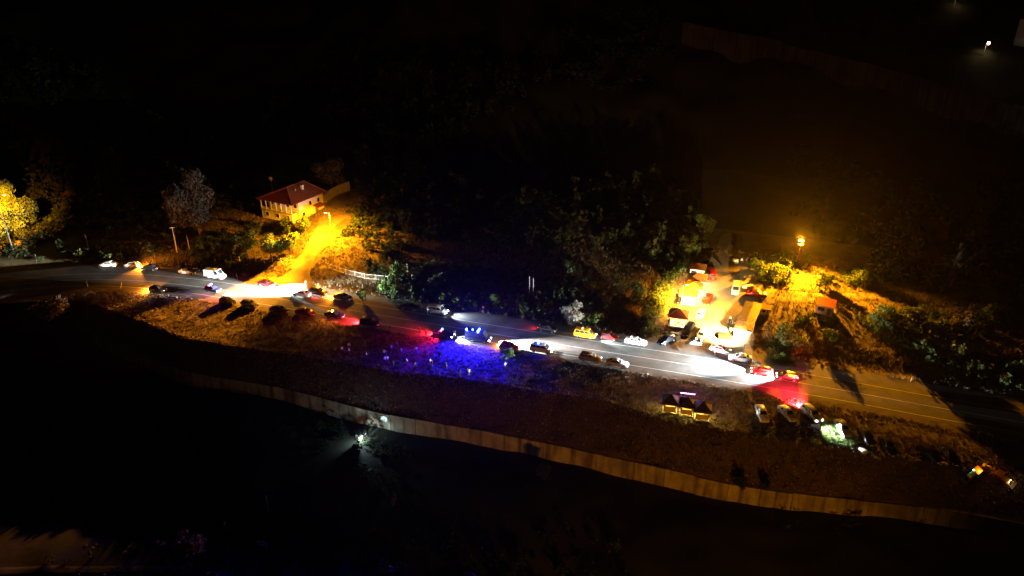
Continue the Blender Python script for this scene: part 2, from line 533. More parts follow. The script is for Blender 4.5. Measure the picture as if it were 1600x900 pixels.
# ================================================================== FOLIAGE
def leaf_cloud(n, lobes, size, rng, flat=0.0):
    """n leaf-sized quads spread through a set of ellipsoid lobes (cx, cy, cz, rx, ry, rz)"""
    lob = np.array(lobes, float)
    vol = lob[:, 3] * lob[:, 4] * lob[:, 5]
    which = rng.choice(len(lob), n, p=vol / vol.sum())
    d = rng.normal(size=(n, 3)); d /= np.linalg.norm(d, axis=1)[:, None]
    rr = rng.random(n) ** 0.42
    wob = 1 + 0.25 * np.sin(d[:, 0] * 5 + which) * np.cos(d[:, 2] * 6 + which * 2)
    c = lob[which, :3] + d * (rr * wob)[:, None] * lob[which, 3:]
    nrm = d + rng.normal(size=(n, 3)) * 0.7; nrm /= np.linalg.norm(nrm, axis=1)[:, None]
    t = np.cross(nrm, rng.normal(size=(n, 3))); t /= np.linalg.norm(t, axis=1)[:, None]
    b = np.cross(nrm, t)
    s = size * (0.6 + 0.8 * rng.random(n))[:, None]
    v = np.stack([c - t * s, c - b * s * .55, c + t * s, c + b * s * .55], 1).reshape(-1, 3)
    f = np.arange(4 * n).reshape(n, 4)
    return v, f

def lobes_round(rng, k=9, spread=0.62, r=0.42):
    L = [(0, 0, 1.0, .62, .62, .62)]
    for i in range(k):
        a = rng.random() * 6.28; z = rng.random() * 1.5 + 0.3
        q = spread * math.sqrt(max(.15, 1 - ((z - 1.0) / 1.1) ** 2))
        s = r * (0.7 + .6 * rng.random())
        L.append((q * math.cos(a), q * math.sin(a), z, s, s, s * .85))
    return L

def lobes_tall(rng, k=8):
    L = []
    for i in range(k):
        z = 0.25 + 1.7 * i / (k - 1); q = .16
        s = .36 * (1 - .55 * abs(z - .9) / 1.1)
        L.append((rng.normal() * q, rng.normal() * q, z, s, s, s * 1.2))
    return L

PR = {}
for i in range(4): PR['round%d' % i] = (lobes_round(np.random.default_rng(50 + i)), 0)
for i in range(2): PR['tall%d' % i] = (lobes_tall(np.random.default_rng(70 + i)), 0)
CROWN = {}

def crown_mesh(kind, n, size):
    key = (kind, n, size)
    if key not in CROWN:
        v, f = leaf_cloud(n, PR[kind][0], size, np.random.default_rng(len(CROWN) + 5))
        CROWN[key] = np_mesh('crown', v, f)
    return CROWN[key]

TRUNK = {}
def trunk_mesh(var):
    if var in TRUNK: return TRUNK[var]
    rng = random.Random(var); mb = MB()
    p = Vector((0, 0, -0.15)); tops = []
    pts = [p, Vector((rng.uniform(-.03, .03), rng.uniform(-.03, .03), .30)), Vector((rng.uniform(-.05, .05), rng.uniform(-.05, .05), .62)), Vector((0, 0, 1.0))]
    rad = [.062, .048, .036, .018]
    for i in range(3): mb.tube(pts[i], pts[i + 1], rad[i], rad[i + 1], 7)
    for k in range(6):
        b = pts[1].lerp(pts[3], .1 + .13 * k); a = k * 2.4 + rng.random()
        e = b + Vector((math.cos(a) * .5, math.sin(a) * .5, .32 + rng.random() * .25))
        m_ = b.lerp(e, .5) + Vector((0, 0, -.04))
        mb.tube(b, m_, .024, .016, 5); mb.tube(m_, e, .016, .006, 5)
    TRUNK[var] = mb.mesh('trunk', 40)
    return TRUNK[var]

def plant(name, p, rx, h, kind, leaf, label, group=None, n=None, leaf_size=0.30, cat='bush', base=0.0, trunk=True):
    """crown (unit proto: radius ~1, height 0..2) scaled to rx and h, on a trunk with limbs"""
    root = empty(name, p, random.uniform(0, 6.28))
    if n is None: n = int(min(14000, max(260, 130 * rx * h)))
    if leaf == LEAF_PALE_LIT: n *= 2
    n = int(round(n / 250) * 250) or 250
    hh = h - base
    q = round(leaf_size / ((rx * rx * hh / 2) ** (1 / 3)), 2)
    c = link('crown', crown_mesh(kind, n, max(.03, q)), leaf, root)
    c.scale = (rx, rx, hh / 2.0); c.location = (0, 0, base)
    if trunk:
        t = link('trunk', trunk_mesh(random.randint(0, 3)), BARK, root)
        s = h * .62
        t.scale = (max(rx, s * .7), max(rx, s * .7), s)
    return tag(root, label, cat, group)

def mass(name, pts, rx, hz, kinds, n, size, leaf, label):
    """ground cover or woodland that reads as one mass"""
    V, F, off = [], [], 0
    protos = [leaf_cloud(n, PR[k][0], size, np.random.default_rng(300 + i)) for i, k in enumerate(kinds)]
    for i, p in enumerate(pts):
        v, f = protos[i % len(protos)]
        a = random.uniform(0, 6.28); ca, sa = math.cos(a), math.sin(a)
        r = random.uniform(*rx); h = random.uniform(*hz) / 2 * (r / rx[1]) ** .4
        w = np.empty_like(v)
        w[:, 0] = (v[:, 0] * ca - v[:, 1] * sa) * r + p[0]
        w[:, 1] = (v[:, 0] * sa + v[:, 1] * ca) * r + p[1]
        w[:, 2] = v[:, 2] * h + p[2] - .2
        V.append(w); F.append(f + off); off += len(v)
    o = link(name, np_mesh(name, np.concatenate(V), np.concatenate(F)), leaf)
    return tag(o, label, None, None, 'stuff')

def inside(poly, x, y):
    r = np.zeros(len(x), bool); n = len(poly)
    for i in range(n):
        (x1, y1), (x2, y2) = poly[i], poly[(i + 1) % n]
        c = ((y1 > y) != (y2 > y)) & (x < (x2 - x1) * (y - y1) / (y2 - y1 + 1e-9) + x1)
        r ^= c
    return r

def wpoly(pix): return [tuple(at(*p)[:2]) for p in pix]

CLEAR = [wpoly(p) for p in (
    [(395, 448), (360, 436), (395, 410), (455, 405), (470, 380), (400, 345), (400, 318), (470, 296), (545, 290), (560, 335), (500, 405), (500, 462)],
    [(1050, 555), (1030, 515), (1050, 440), (1090, 408), (1105, 360), (1165, 360), (1185, 440), (1230, 448), (1260, 405), (1330, 396), (1330, 420), (1290, 440), (1300, 444), (1580, 448), (1580, 486), (1330, 494), (1330, 500), (1250, 500), (1190, 545), (1200, 572)],
    [(520, 410), (610, 432), (610, 446), (520, 425)],
    [(1236, 510), (1330, 500), (1460, 578), (1500, 606), (1240, 586)],
)]

def scatter(poly_px=None, box=None, n=500, clear=True, emin=None, emax=None, dens=None):
    if poly_px is not None:
        P = wpoly(poly_px); X = [p[0] for p in P]; Y = [p[1] for p in P]; box = (min(X), max(X), min(Y), max(Y))
    x = RNG.uniform(box[0], box[1], n * 6); y = RNG.uniform(box[2], box[3], n * 6)
    k = np.ones(len(x), bool)
    if poly_px is not None: k &= inside(P, x, y)
    if clear:
        for p in CLEAR: k &= ~inside(p, x, y)
    e = (y - yR(x) - 9) * .95
    if emin is not None: k &= e > emin
    if emax is not None: k &= e < emax
    if dens is not None: k &= fbm(x, y, dens, 2) > -0.15
    x, y = x[k][:n], y[k][:n]
    return np.stack([x, y, H(x, y)], -1)

# ------------------------------------------------------------------ woodland and ground cover
def low_field(n):
    x = RNG.uniform(-140, 120, n * 3); y = RNG.uniform(50, 160, n * 3)
    k = (y < np.minimum(yW(x), yE(x) - 4.5) - 3.0) & (fbm(x, y, 16.0, 2) > -.2)
    x, y = x[k][:n], y[k][:n]
    return np.stack([x, y, H(x, y)], -1)
mass('woodland', scatter(box=(-330, 330, 150, 470), n=3000, emin=34, dens=60.0), (2.2, 4.8), (4.5, 9.0), ['round0', 'round1', 'round2', 'tall0'], 90, 0.19, LEAF_D,
     'dark wood covering the hillside behind the houses')
mass('roadside_scrub', scatter(box=(-200, 125, 100, 215), n=1900, emin=2.5, emax=44, dens=16.0), (0.7, 2.0), (1.2, 3.6), ['round1', 'round3', 'tall1'], 70, 0.20, LEAF_G,
     'tangled green scrub on the slope above the road')
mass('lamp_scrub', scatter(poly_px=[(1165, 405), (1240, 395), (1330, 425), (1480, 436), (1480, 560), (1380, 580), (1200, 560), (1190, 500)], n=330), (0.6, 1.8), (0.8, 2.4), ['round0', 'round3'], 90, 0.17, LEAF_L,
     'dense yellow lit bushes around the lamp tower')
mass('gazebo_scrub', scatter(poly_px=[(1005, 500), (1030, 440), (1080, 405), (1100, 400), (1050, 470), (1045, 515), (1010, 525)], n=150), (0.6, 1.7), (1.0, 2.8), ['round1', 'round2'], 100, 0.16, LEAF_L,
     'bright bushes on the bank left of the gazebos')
mass('bend_scrub', scatter(box=(-215, -95, 168, 235), n=420, emin=3, emax=60), (1.2, 3.0), (2.0, 5.0), ['round0', 'round1', 'tall0'], 90, 0.18, LEAF_D,
     'dark thicket covering the slope above the road bend')
mass('field_scrub', low_field(1500), (0.6, 1.8), (0.8, 2.4), ['round0', 'round2'], 60, 0.20, LEAF_D,
     'dark scrub scattered over the low field')

def tufts(name, pts, h, leaf, label, per=5, w=0.10):
    n = len(pts); V = np.empty((n, per, 3, 3)); 
    a = RNG.random((n, per)) * 6.283; l = h * (.5 + RNG.random((n, per)))
    o = RNG.normal(size=(n, per, 2)) * h * .5
    bx, by = pts[:, None, 0] + o[..., 0], pts[:, None, 1] + o[..., 1]
    z = pts[:, None, 2] + 0 * a
    V[..., 0, :] = np.stack([bx - w * np.sin(a), by + w * np.cos(a), z - .03], -1)
    V[..., 1, :] = np.stack([bx + w * np.sin(a), by - w * np.cos(a), z - .03], -1)
    V[..., 2, :] = np.stack([bx + l * .6 * np.cos(a), by + l * .6 * np.sin(a), z + l], -1)
    v = V.reshape(-1, 3)
    return tag(link(name, np_mesh(name, v, np.arange(len(v)).reshape(-1, 3)), leaf), label, None, None, 'stuff')

def between(n, f0, f1, x0, x1, dens=None):
    x = RNG.uniform(x0, x1, n); t = RNG.random(n)
    y = f0(x) * (1 - t) + f1(x) * t
    if dens:
        k = fbm(x, y, dens, 2) > -.1; x, y = x[k], y[k]
    return np.stack([x, y, H(x, y)], -1)

tufts('dry_grass', between(16000, lambda x: yE(x) - 2, lambda x: yR(x) - 6.5, -110, 115), 0.20, STRAW, 'dry straw coloured grass on the verge below the road')
tufts('bank_weeds', between(6000, lambda x: yW(x) + .5, yE, -100, 112), 0.30, STRAW, 'thin dry weeds on the embankment slope', w=.12)
gp = scatter(box=(-110, 120, 100, 210), n=17000, clear=False, emin=0.3, emax=48)
ok = np.ones(len(gp), bool)
for P_ in (wpoly([(405, 443), (452, 425), (478, 385), (500, 340), (556, 338), (503, 392), (486, 425), (490, 455)]),
           wpoly([(1062, 549), (1046, 520), (1052, 490), (1078, 440), (1112, 402), (1166, 402), (1196, 452), (1176, 490), (1172, 535), (1192, 568)])):
    ok &= ~inside(P_, gp[:, 0], gp[:, 1])
tufts('hill_grass', gp[ok], 0.45, STRAW, 'long dry grass on the slope above the road', w=.10)

gp = scatter(poly_px=[(1284, 660), (1310, 655), (1345, 690), (1330, 700), (1290, 690)], n=1500, clear=False)
tufts('green_grass', gp, 0.35, GRASS, 'green grass lit by headlights on the verge edge', w=.08)

def rock_mesh(seed):
    rng = random.Random(seed)
    bm = bmesh.new(); bmesh.ops.create_icosphere(bm, subdivisions=2, radius=1.0)
    for v in bm.verts:
        d = 1 + .28 * math.sin(v.co.x * 3.1 + seed) * math.cos(v.co.y * 2.7 + seed * 2) + rng.uniform(-.10, .10)
        v.co = Vector((v.co.x * d, v.co.y * d * .8, v.co.z * d * .62))
    me = bpy.data.meshes.new('rock'); bm.to_mesh(me); bm.free(); return me
ROCKS = [rock_mesh(i) for i in range(4)]
def stones(name, pts, r, label, m):
    V, F, off = [], [], 0
    for i, p in enumerate(pts):
        me = ROCKS[i % 4]
        s = r * random.uniform(.4, 1.3); a = random.uniform(0, 6.28)
        M = Matrix.Translation(p) @ Matrix.Rotation(a, 4, 'Z') @ Matrix.Scale(s, 4)
        bm8 = [M @ Vector(c) for c in ((1, 0, -.3), (.3, .8, -.3), (-.8, .5, -.3), (-.7, -.6, -.3), (.4, -.8, -.3), (.2, .1, .6), (-.3, -.1, .55))]
        V += [tuple(v) for v in bm8]
        F += [tuple(off + k for k in f) for f in ((0, 1, 5), (1, 2, 6), (1, 6, 5), (2, 3, 6), (3, 4, 6), (4, 5, 6), (4, 0, 5))]
        off += 7
    return tag(link(name, np_mesh(name, np.array(V), np.array(F)), m), label, None, None, 'stuff')
stones('bank_stones', between(900, lambda x: yW(x) + .5, lambda x: yE(x) + 1, -98, 112), .16, 'small pale stones littering the embankment', STONE)
stones('verge_stones', between(700, lambda x: yE(x), lambda x: yR(x) - 7, -90, 110), .13, 'scattered stones on the gravel verge', STONE)

# ------------------------------------------------------------------ single trees and bushes
TREES = [  # name, px, py of the foot, radius, height, proto, leaf, leaf size, foot clearance, label, group
    ('round_tree', 316, 374, 7.2, 20.0, 'round0', LEAF_P, .34, 2.0, 'large round pale crowned tree left of the house', None),
    ('leafy_tree', 519, 300, 6.0, 11.5, 'round1', LEAF_P, .34, .8, 'full round tree standing just behind the house', None),
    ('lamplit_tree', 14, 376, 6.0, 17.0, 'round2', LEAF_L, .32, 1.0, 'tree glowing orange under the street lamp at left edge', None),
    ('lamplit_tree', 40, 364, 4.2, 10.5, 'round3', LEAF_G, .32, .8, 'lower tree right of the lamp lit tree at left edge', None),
    ('grey_tree', 88, 520, 5.6, 8.2, 'round1', LEAF_P, .32, .4, 'grey rounded tree below the road bend at left', None),
    ('pale_bush', 893, 506, 3.0, 5.0, 'round0', LEAF_PALE_LIT, .20, .0, 'pale grey round bush above the yellow taxi', None),
    ('small_tree', 793, 571, 1.7, 3.4, 'round3', LEAF_L, .18, 1.5, 'small tree with dark trunk below the dark red hatchback', None),
    ('round_bush', 1275, 699, 1.1, 2.0, 'round2', LEAF_L, .13, .0, 'small round bush on the bank below the parked row', None),
    ('poplar', 1487, 446, 2.0, 10.0, 'tall0', LEAF_P, .26, .5, 'narrow upright tree at the far right of the dirt track', None),
    ('field_bush', 298, 872, 2.3, 4.4, 'round0', LEAF_P, .22, .0, 'pale round bush in the dark field, lower left', None),
    ('field_bush', 411, 861, .85, 2.0, 'round1', LEAF_P, .16, .0, 'small pale bush right of the round bush in the field', None),
    ('field_bush', 354, 834, .9, 2.2, 'tall1', LEAF_P, .16, .0, 'thin pale bush behind the round bush in the field', None),
    ('field_bush', 616, 790, 1.3, 3.0, 'tall0', LEAF_P, .16, .0, 'upright pale bush in the field below the searchlight', None),
    ('field_bush', 852, 745, 1.7, 3.0, 'round3', LEAF_D, .20, .0, 'dark bush in the field close under the lit wall', None),
    ('field_bush', 1155, 772, 1.5, 2.6, 'round2', LEAF_D, .18, .0, 'dark bush growing against the lit stretch of wall', None),
    ('field_bush', 1190, 780, 1.3, 2.2, 'round1', LEAF_D, .18, .0, 'dark bush at the right end of the lit wall', None),
    ('lit_bush', 567, 472, 1.5, 2.9, 'round1', LEAF_L, .20, .0, 'bright green bush leftmost beside the unlit roadside row', None),
    ('lit_bush', 598, 457, 1.5, 2.9, 'round2', LEAF_L, .20, .0, 'bright green bush highest under the pale fence', None),
    ('lit_bush', 615, 472, 1.3, 4.2, 'tall1', LEAF_L, .20, .0, 'tall narrow bright green bush right of the pale fence', None),
    ('lit_bush', 645, 473, 1.1, 2.4, 'tall0', LEAF_G, .20, .0, 'thin dim green bush behind the dark roadside car', None),
    ('lit_bush', 777, 479, 1.6, 3.2, 'round3', LEAF_L, .20, .0, 'lone green bush above the blue police van', None),
    ('lit_bush', 817, 483, 1.0, 2.6, 'tall1', LEAF_L, .18, .0, 'narrow green bush right of the lone green bush', None),
    ('lit_bush', 845, 487, 1.6, 2.4, 'round0', LEAF_G, .18, .0, 'low green bush left of the pale grey bush', None),
    ('fence_tree', 621, 437, 1.6, 4.6, 'round1', LEAF_G, .22, .5, 'small tree at the right end of the pale fence', None),
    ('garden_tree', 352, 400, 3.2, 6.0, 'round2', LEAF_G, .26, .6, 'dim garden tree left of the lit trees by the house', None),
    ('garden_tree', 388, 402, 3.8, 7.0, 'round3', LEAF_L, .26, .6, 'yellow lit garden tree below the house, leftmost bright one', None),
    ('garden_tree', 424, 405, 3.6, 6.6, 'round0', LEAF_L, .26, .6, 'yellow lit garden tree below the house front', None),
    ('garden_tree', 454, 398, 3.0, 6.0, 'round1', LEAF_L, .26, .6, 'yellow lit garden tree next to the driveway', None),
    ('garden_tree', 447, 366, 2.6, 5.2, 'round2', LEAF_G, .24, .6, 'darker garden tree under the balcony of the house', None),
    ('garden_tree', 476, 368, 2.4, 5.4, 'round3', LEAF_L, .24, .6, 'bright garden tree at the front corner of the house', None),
    ('garden_tree', 398, 372, 3.0, 5.2, 'round1', LEAF_D, .26, .6, 'dark tree left of the house balcony', None),
    ('slope_bush', 1289, 452, 2.3, 4.2, 'round0', LEAF_G, .22, .0, 'dark bush beside the track up to the lamp tower', None),
    ('slope_bush', 1222, 540, 2.6, 4.0, 'round1', LEAF_G, .20, .0, 'dark green bush right of the long brown roof', None),
    ('slope_bush', 1252, 546, 2.4, 3.4, 'round2', LEAF_L, .20, .0, 'green bush left of the bank below the red roof', None),
    ('slope_bush', 1290, 538, 2.4, 3.4, 'round3', LEAF_G, .20, .0, 'green bush directly below the red roofed kiosk', None),
    ('slope_bush', 1204, 428, 2.8, 3.4, 'round2', LEAF_L, .22, .0, 'wide yellow bush above the parked red car', None),
    ('slope_bush', 1180, 425, 2.2, 3.4, 'round0', LEAF_L, .22, .0, 'yellow green bush at the edge of the hill path', None),
    ('slope_tree', 1384, 506, 2.6, 4.2, 'round1', LEAF_L, .26, .4, 'brown lit tree in front of the dirt track', None),
    ('slope_tree', 1424, 508, 2.6, 3.8, 'round3', LEAF_G, .26, .4, 'brown lit tree right of it along the dirt track', None),
    ('slope_tree', 1372, 520, 3.6, 5.6, 'round0', LEAF_G, .26, .4, 'wide tree on the slope below the dirt track', None),
    ('slope_tree', 1345, 445, 2.6, 4.6, 'round2', LEAF_L, .24, .4, 'tree behind the dirt track nearest the lamp tower', None),
    ('slope_tree', 1388, 440, 2.4, 4.4, 'round3', LEAF_G, .24, .4, 'dim tree behind the dirt track, second from the lamp', None),
    ('slope_tree', 1500, 527, 2.6, 5.6, 'round1', LEAF_P, .26, .4, 'pale brown lit tree on the dark right slope', None),
    ('slope_tree', 1556, 505, 3.0, 4.6, 'round2', LEAF_G, .26, .4, 'dim spreading tree at the far right slope', None),
    ('slope_tree', 1075, 400, 3.0, 6.0, 'round0', LEAF_G, .26, .5, 'dark tree above the kiosk left of the hill path', None),
    ('slope_tree', 1098, 372, 3.0, 7.0, 'round1', LEAF_G, .26, .5, 'dim tree beside the upper hill path', None),
    ('slope_tree', 1000, 470, 2.6, 5.0, 'round3', LEAF_G, .24, .4, 'green tree left of the bright gazebo bank', None),
    ('slope_tree', 968, 458, 2.2, 5.4, 'round2', LEAF_G, .24, .4, 'dim tree on the slope above the white parked car', None),
    ('slope_tree', 895, 440, 2.4, 5.0, 'round1', LEAF_G, .24, .4, 'dim green tree above the pale grey bush', None),
]
for (nm, px, py, r, h, kd, lf, ls, base, lab, grp) in TREES:
    plant(nm, at(px, py), r, h, kd, lf, lab, grp, leaf_size=ls, cat='tree' if 'tree' in nm or nm == 'poplar' else 'bush', base=base)

ROCK_L = ['small white rock highest in the line below the side lit car', 'small white rock second from the top of the bank line', 'largest white rock, middle of the bank line below the dark blue car',
          'small white rock just right of the largest one', 'white rock second from the lower end of the bank line', 'lowest small white rock of the bank line']
for i, (px, py, r) in enumerate([(1334, 692, .30), (1340, 699, .35), (1349, 705, .75), (1363, 711, .35), (1367, 713, .4), (1374, 716, .35)]):
    p = at(px, py)
    o = link('white_rock', ROCKS[i % 4], STONE); o.location = p; o.scale = (r, r, r); o.rotation_euler = (0, 0, i * 1.3)
    tag(o, ROCK_L[i], 'rock', 'white rocks along the bank edge')

# ================================================================== POLES AND LAMPS
def pole(name, base, height, r, m, label, group=None, lean=(0, 0), arms=0, cat='pole'):
    root = empty(name, base)
    top = Vector((lean[0], lean[1], height))
    MB().tube((0, 0, -.3), top, r, r * .6, 8).build('shaft', m, root, 40)
    for k in range(arms):
        z = height - .25 - .6 * k
        mb = MB(); mb.box((lean[0], lean[1], z), (1.5, .09, .09)); mb.build('crossarm', GALV, root)
        for s in (-.65, 0.25, .65):
            MB().tube((lean[0] + s, lean[1], z + .05), (lean[0] + s, lean[1], z + .25), .05, .03, 6).build('insulator', PLASTIC, root)
    return tag(root, label, cat, group)

BULB = emit('sodium_bulb', (1.0, .62, .16), 60)
WBULB = emit('white_bulb', (1.0, .95, .85), 40)

def street_lamp(name, base, h, arm, label, power, target=None, spot=None, blend=.6, col=SODIUM, flood=None, glow=0, glow_ball_r=0, m=CONCRETE, radius=.15):
    """pole, arm, lamp head with glowing bowl and its light"""
    root = empty(name, base)
    a = Vector((arm[0], arm[1], 0))
    MB().tube((0, 0, -.3), (0, 0, h), .13, .07, 8).build('shaft', m, root, 40)
    if a.length > .05:
        MB().tube((0, 0, h - .3), (a.x, a.y, h + .15), .05, .035, 6).build('arm', GALV, root, 40)
    an = math.atan2(a.y, a.x)
    hd = MB(); hd.box((a.x, a.y, h + .20), (.75, .32, .14), an).build('lamp_head', GALV, root)
    bw = MB(); bw.box((a.x, a.y, h + .09), (.58, .28, .08), an).build('lamp_bowl', BULB if col[2] < .1 else WBULB, root)
    lo = Vector((a.x, a.y, h - .12 - glow_ball_r * 2.1))
    if spot is None: spot, target = 164, Vector(base) + lo - Vector((0, 0, 4))
    lamp('lamp_light', lo, power, col, radius, root, spot, blend, Vector(target) - Vector(base))
    if glow_ball_r:
        gm = bpy.data.meshes.new('glow_ball'); gb = bmesh.new(); bmesh.ops.create_icosphere(gb, subdivisions=2, radius=glow_ball_r); gb.to_mesh(gm); gb.free()
        link('glow_ball', gm, emit('warm_glow_ball', (1, .72, .35), 9), root).location = (a.x, a.y, h - glow_ball_r + .1)  # oversized glowing ball added to give far lamps a star-like glare
    if glow: lamp('lamp_glow', lo + Vector((0, 0, -.2)), glow, col, radius, root)
    if flood:
        lamp('flood_light', lo, flood[0], col, radius, root, flood[2], .8, Vector(flood[1]) - Vector(base))
    return tag(root, label, 'street lamp')

# the house lamp: a strong floodlight on the drive, aimed down at the road
hb = at(519, 374)
street_lamp('street_lamp', hb, 8.0, (-.9, -.5), 'tall sodium lamp post lighting the driveway beside the house', 140000, target=hb + Vector((-1.6, -.8, 0)), spot=168, blend=.3, flood=(900000, at(305, 482), 56), glow=9000)
# far left lamp
street_lamp('street_lamp', at(24, 402), 17.5, (2.6, -.6), 'sodium street lamp glowing at the left edge of the photo', 260000, col=(1.0, .30, .004), target=at(14, 376) + Vector((-1, 0, 6)), spot=78, blend=.8)
# lamp at the head of the long roof
street_lamp('street_lamp', at(1160, 552), 4.6, (-.5, .5), 'lamp post in front of the long brown roof', 210000, m=GALV, col=(1, .66, .22), target=at(1126, 512), spot=86, blend=.9)
# the lamp on a post at the left of the yard
street_lamp('street_lamp', at(1064, 482), 6.0, (.8, -.2), 'thin lamp post among the gazebos of the yard', 130000, m=GALV, target=at(1068, 478), spot=134, blend=.5)
# the light of the valley road beyond the lower frame edge, that falls on the retaining wall
vb = Vector((30, 16, gz(30, 16)))
street_lamp('street_lamp', vb, 9.0, (.2, 1.2), 'sodium street lamp on the valley lane facing the retaining wall', 95000, target=Vector((20, 100, -5.0)), spot=80, blend=1.0)

def lamp_tower():
    b = at(1245, 414)
    root = empty('lamp_tower', b, .3)
    h, w0, w1 = 5.6, .75, .45
    for sx in (-1, 1):
        for sy in (-1, 1):
            MB().beam((sx * w0, sy * w0, -.3), (sx * w1, sy * w1, h), .09, .09).build('leg', RUST, root)
    for k in range(6):
        z0, z1 = h * k / 6, h * (k + 1) / 6
        q0, q1 = w0 + (w1 - w0) * k / 6, w0 + (w1 - w0) * (k + 1) / 6
        mb = MB()
        for i, (sx, sy, tx, ty) in enumerate(((-1, -1, 1, -1), (1, -1, 1, 1), (1, 1, -1, 1), (-1, 1, -1, -1))):
            a, c = (sx * q0, sy * q0, z0), (tx * q1, ty * q1, z1)
            if (k + i) % 2: a, c = (tx * q0, ty * q0, z0), (sx * q1, sy * q1, z1)
            mb.beam(a, c, .05, .05); mb.beam((sx * q1, sy * q1, z1), (tx * q1, ty * q1, z1), .05, .05)
        mb.build('brace', RUST, root)
    MB().box((0, 0, h + .05), (1.3, 1.3, .08)).build('platform', GALV, root)
    MB().tube((0, 0, h), (0, 0, h + 1.1), .07, .06, 8).build('mast', GALV, root)
    for k in range(3):
        a = k * 2.1 - 1.4
        c = Vector((math.cos(a) * .38, math.sin(a) * .38, h + 1.0))
        hd = MB(); hd.box(c, (.25, .5, .40), a).build('floodlight', GALV, root)
        MB().box(c + Vector((math.cos(a) * .14, math.sin(a) * .14, 0)), (.04, .46, .36), a).build('lamp_glass', BULB, root)
    o = lamp('lamp_light', (0, 0, h + 1.75), 430000, SODIUM, .2, root, 140, .7)
    lamp('lamp_glow', (0, -.9, h + 1.3), 3000, SODIUM, .15, root)
    o.rotation_euler = (Matrix.Rotation(-.3, 3, 'Z') @ (at(1255, 462) - b - Vector((0, 0, h)))).to_track_quat('-Z', 'Y').to_euler()
    tag(root, 'lattice lamp tower with blazing sodium floodlight on the hillside', 'lamp tower')
    # white switch cabinet beside it
    p = at(1240, 411)
    r2 = empty('switch_cabinet', p, .2)
    for s in (-1, 1):
        for t in (-1, 1): MB().box((s * .55, t * .3, .2), (.1, .1, .7)).build('leg', GALV, r2)
    MB().box((0, 0, 1.25), (1.3, .8, 1.5)).build('cabinet', WPAINT, r2)
    MB().box((0, -.43, 1.25), (1.1, .04, 1.3)).build('door', WPAINT, r2)
    MB().box((0, 0, 2.04), (1.45, .95, .07)).build('roof', WPAINT, r2)
    tag(r2, 'white metal switch cabinet at the foot of the lamp tower', 'cabinet')
    return b
tower_base = lamp_tower()

pole('utility_pole', at(277, 394), 7.4, .17, CONCRETE, 'pale concrete pole in front of the large round tree, left one', arms=1)
pole('utility_pole', at(298, 399), 5.8, .11, CONCRETE, 'thinner pole right of the concrete pole below the round tree')
pole('utility_pole', at(140, 393), 5.0, .08, WOOD, 'thin wooden pole in the dark scrub above the white cars')
pole('utility_pole', at(638, 441), 5.2, .10, CONCRETE, 'pale pole in the scrub right of the pale fence')
pole('utility_pole', at(827, 463), 5.2, .09, CONCRETE, 'left pole of the close pair above the lone green bush')
pole('utility_pole', at(833, 464), 5.0, .09, CONCRETE, 'right pole of the close pair above the lone green bush')
up = at(1221, 404)
pole('utility_pole', up, 5.0, .10, WOOD, 'thin leaning pole left of the lamp tower', lean=(-.7, 0))
pole('utility_pole', at(1466, 458), 2.6, .05, WOOD, 'short leaning stake beside the far dirt track', lean=(.9, 0))
pole('utility_pole', at(420, 801), 3.6, .08, CONCRETE, 'thin pale pole standing in the dark field')
pole('utility_pole', at(184, 662), 2.0, .07, CONCRETE, 'short pale post in the field, left')
pole('marker_post', at(604, 520) if False else at(137, 447), 1.3, .07, WPAINT, 'white marker post left on the near side of the bend', cat='post')
pole('marker_post', at(188, 450), 1.6, .07, WPAINT, 'white leaning marker post right on the near side of the bend', lean=(.7, .0), cat='post')
pole('marker_post', at(371, 436), 1.5, .06, WPAINT, 'white marker post beside the white van', cat='post')
pole('marker_post', at(1423, 596), 1.2, .05, WPAINT, 'small marker post on the far kerb at right', cat='post')
# sagging wire between the tower and the leaning pole
a_, b_ = tower_base + Vector((0, 0, 6.2)), up + Vector((-.7, 0, 4.9))
mbw = MB()
for k in range(10):
    f = lambda t: a_.lerp(b_, t) + Vector((0, 0, -.8 * 4 * t * (1 - t)))
    mbw.tube(f(k / 10), f((k + 1) / 10), .025, .025, 5)
tag(mbw.build('power_cable', PLASTIC), 'thin power cable from the lamp tower to the leaning pole', 'cable')

def sign(p, label, w=.75, h=2.2, m=WPAINT, rz=0):
    r = empty('road_sign', p, rz)
    MB().tube((0, 0, -.2), (0, 0, h), .04, .04, 6).build('post', GALV, r)
    mb = MB()
    n = 16
    mb.add([(w / 2 * math.cos(6.283 * k / n), -.05, h - w / 2 + w / 2 * math.sin(6.283 * k / n)) for k in range(n)]
           + [(w / 2 * math.cos(6.283 * k / n), -.08, h - w / 2 + w / 2 * math.sin(6.283 * k / n)) for k in range(n)],
           [tuple(range(n)), tuple(range(2 * n - 1, n - 1, -1))] + [(k, n + k, n + (k + 1) % n, (k + 1) % n) for k in range(n)])
    mb.build('plate', m, r)
    return tag(r, label, 'sign')
sign(at(58, 410), 'pinkish white road sign beside the bend at far left', .9, 2.4, rz=-.6)
sign(at(755, 489), 'small red faced sign in the grass above the police van', .6, 1.8, mat('sign_red', (.5, .06, .03), .5), rz=-.3)

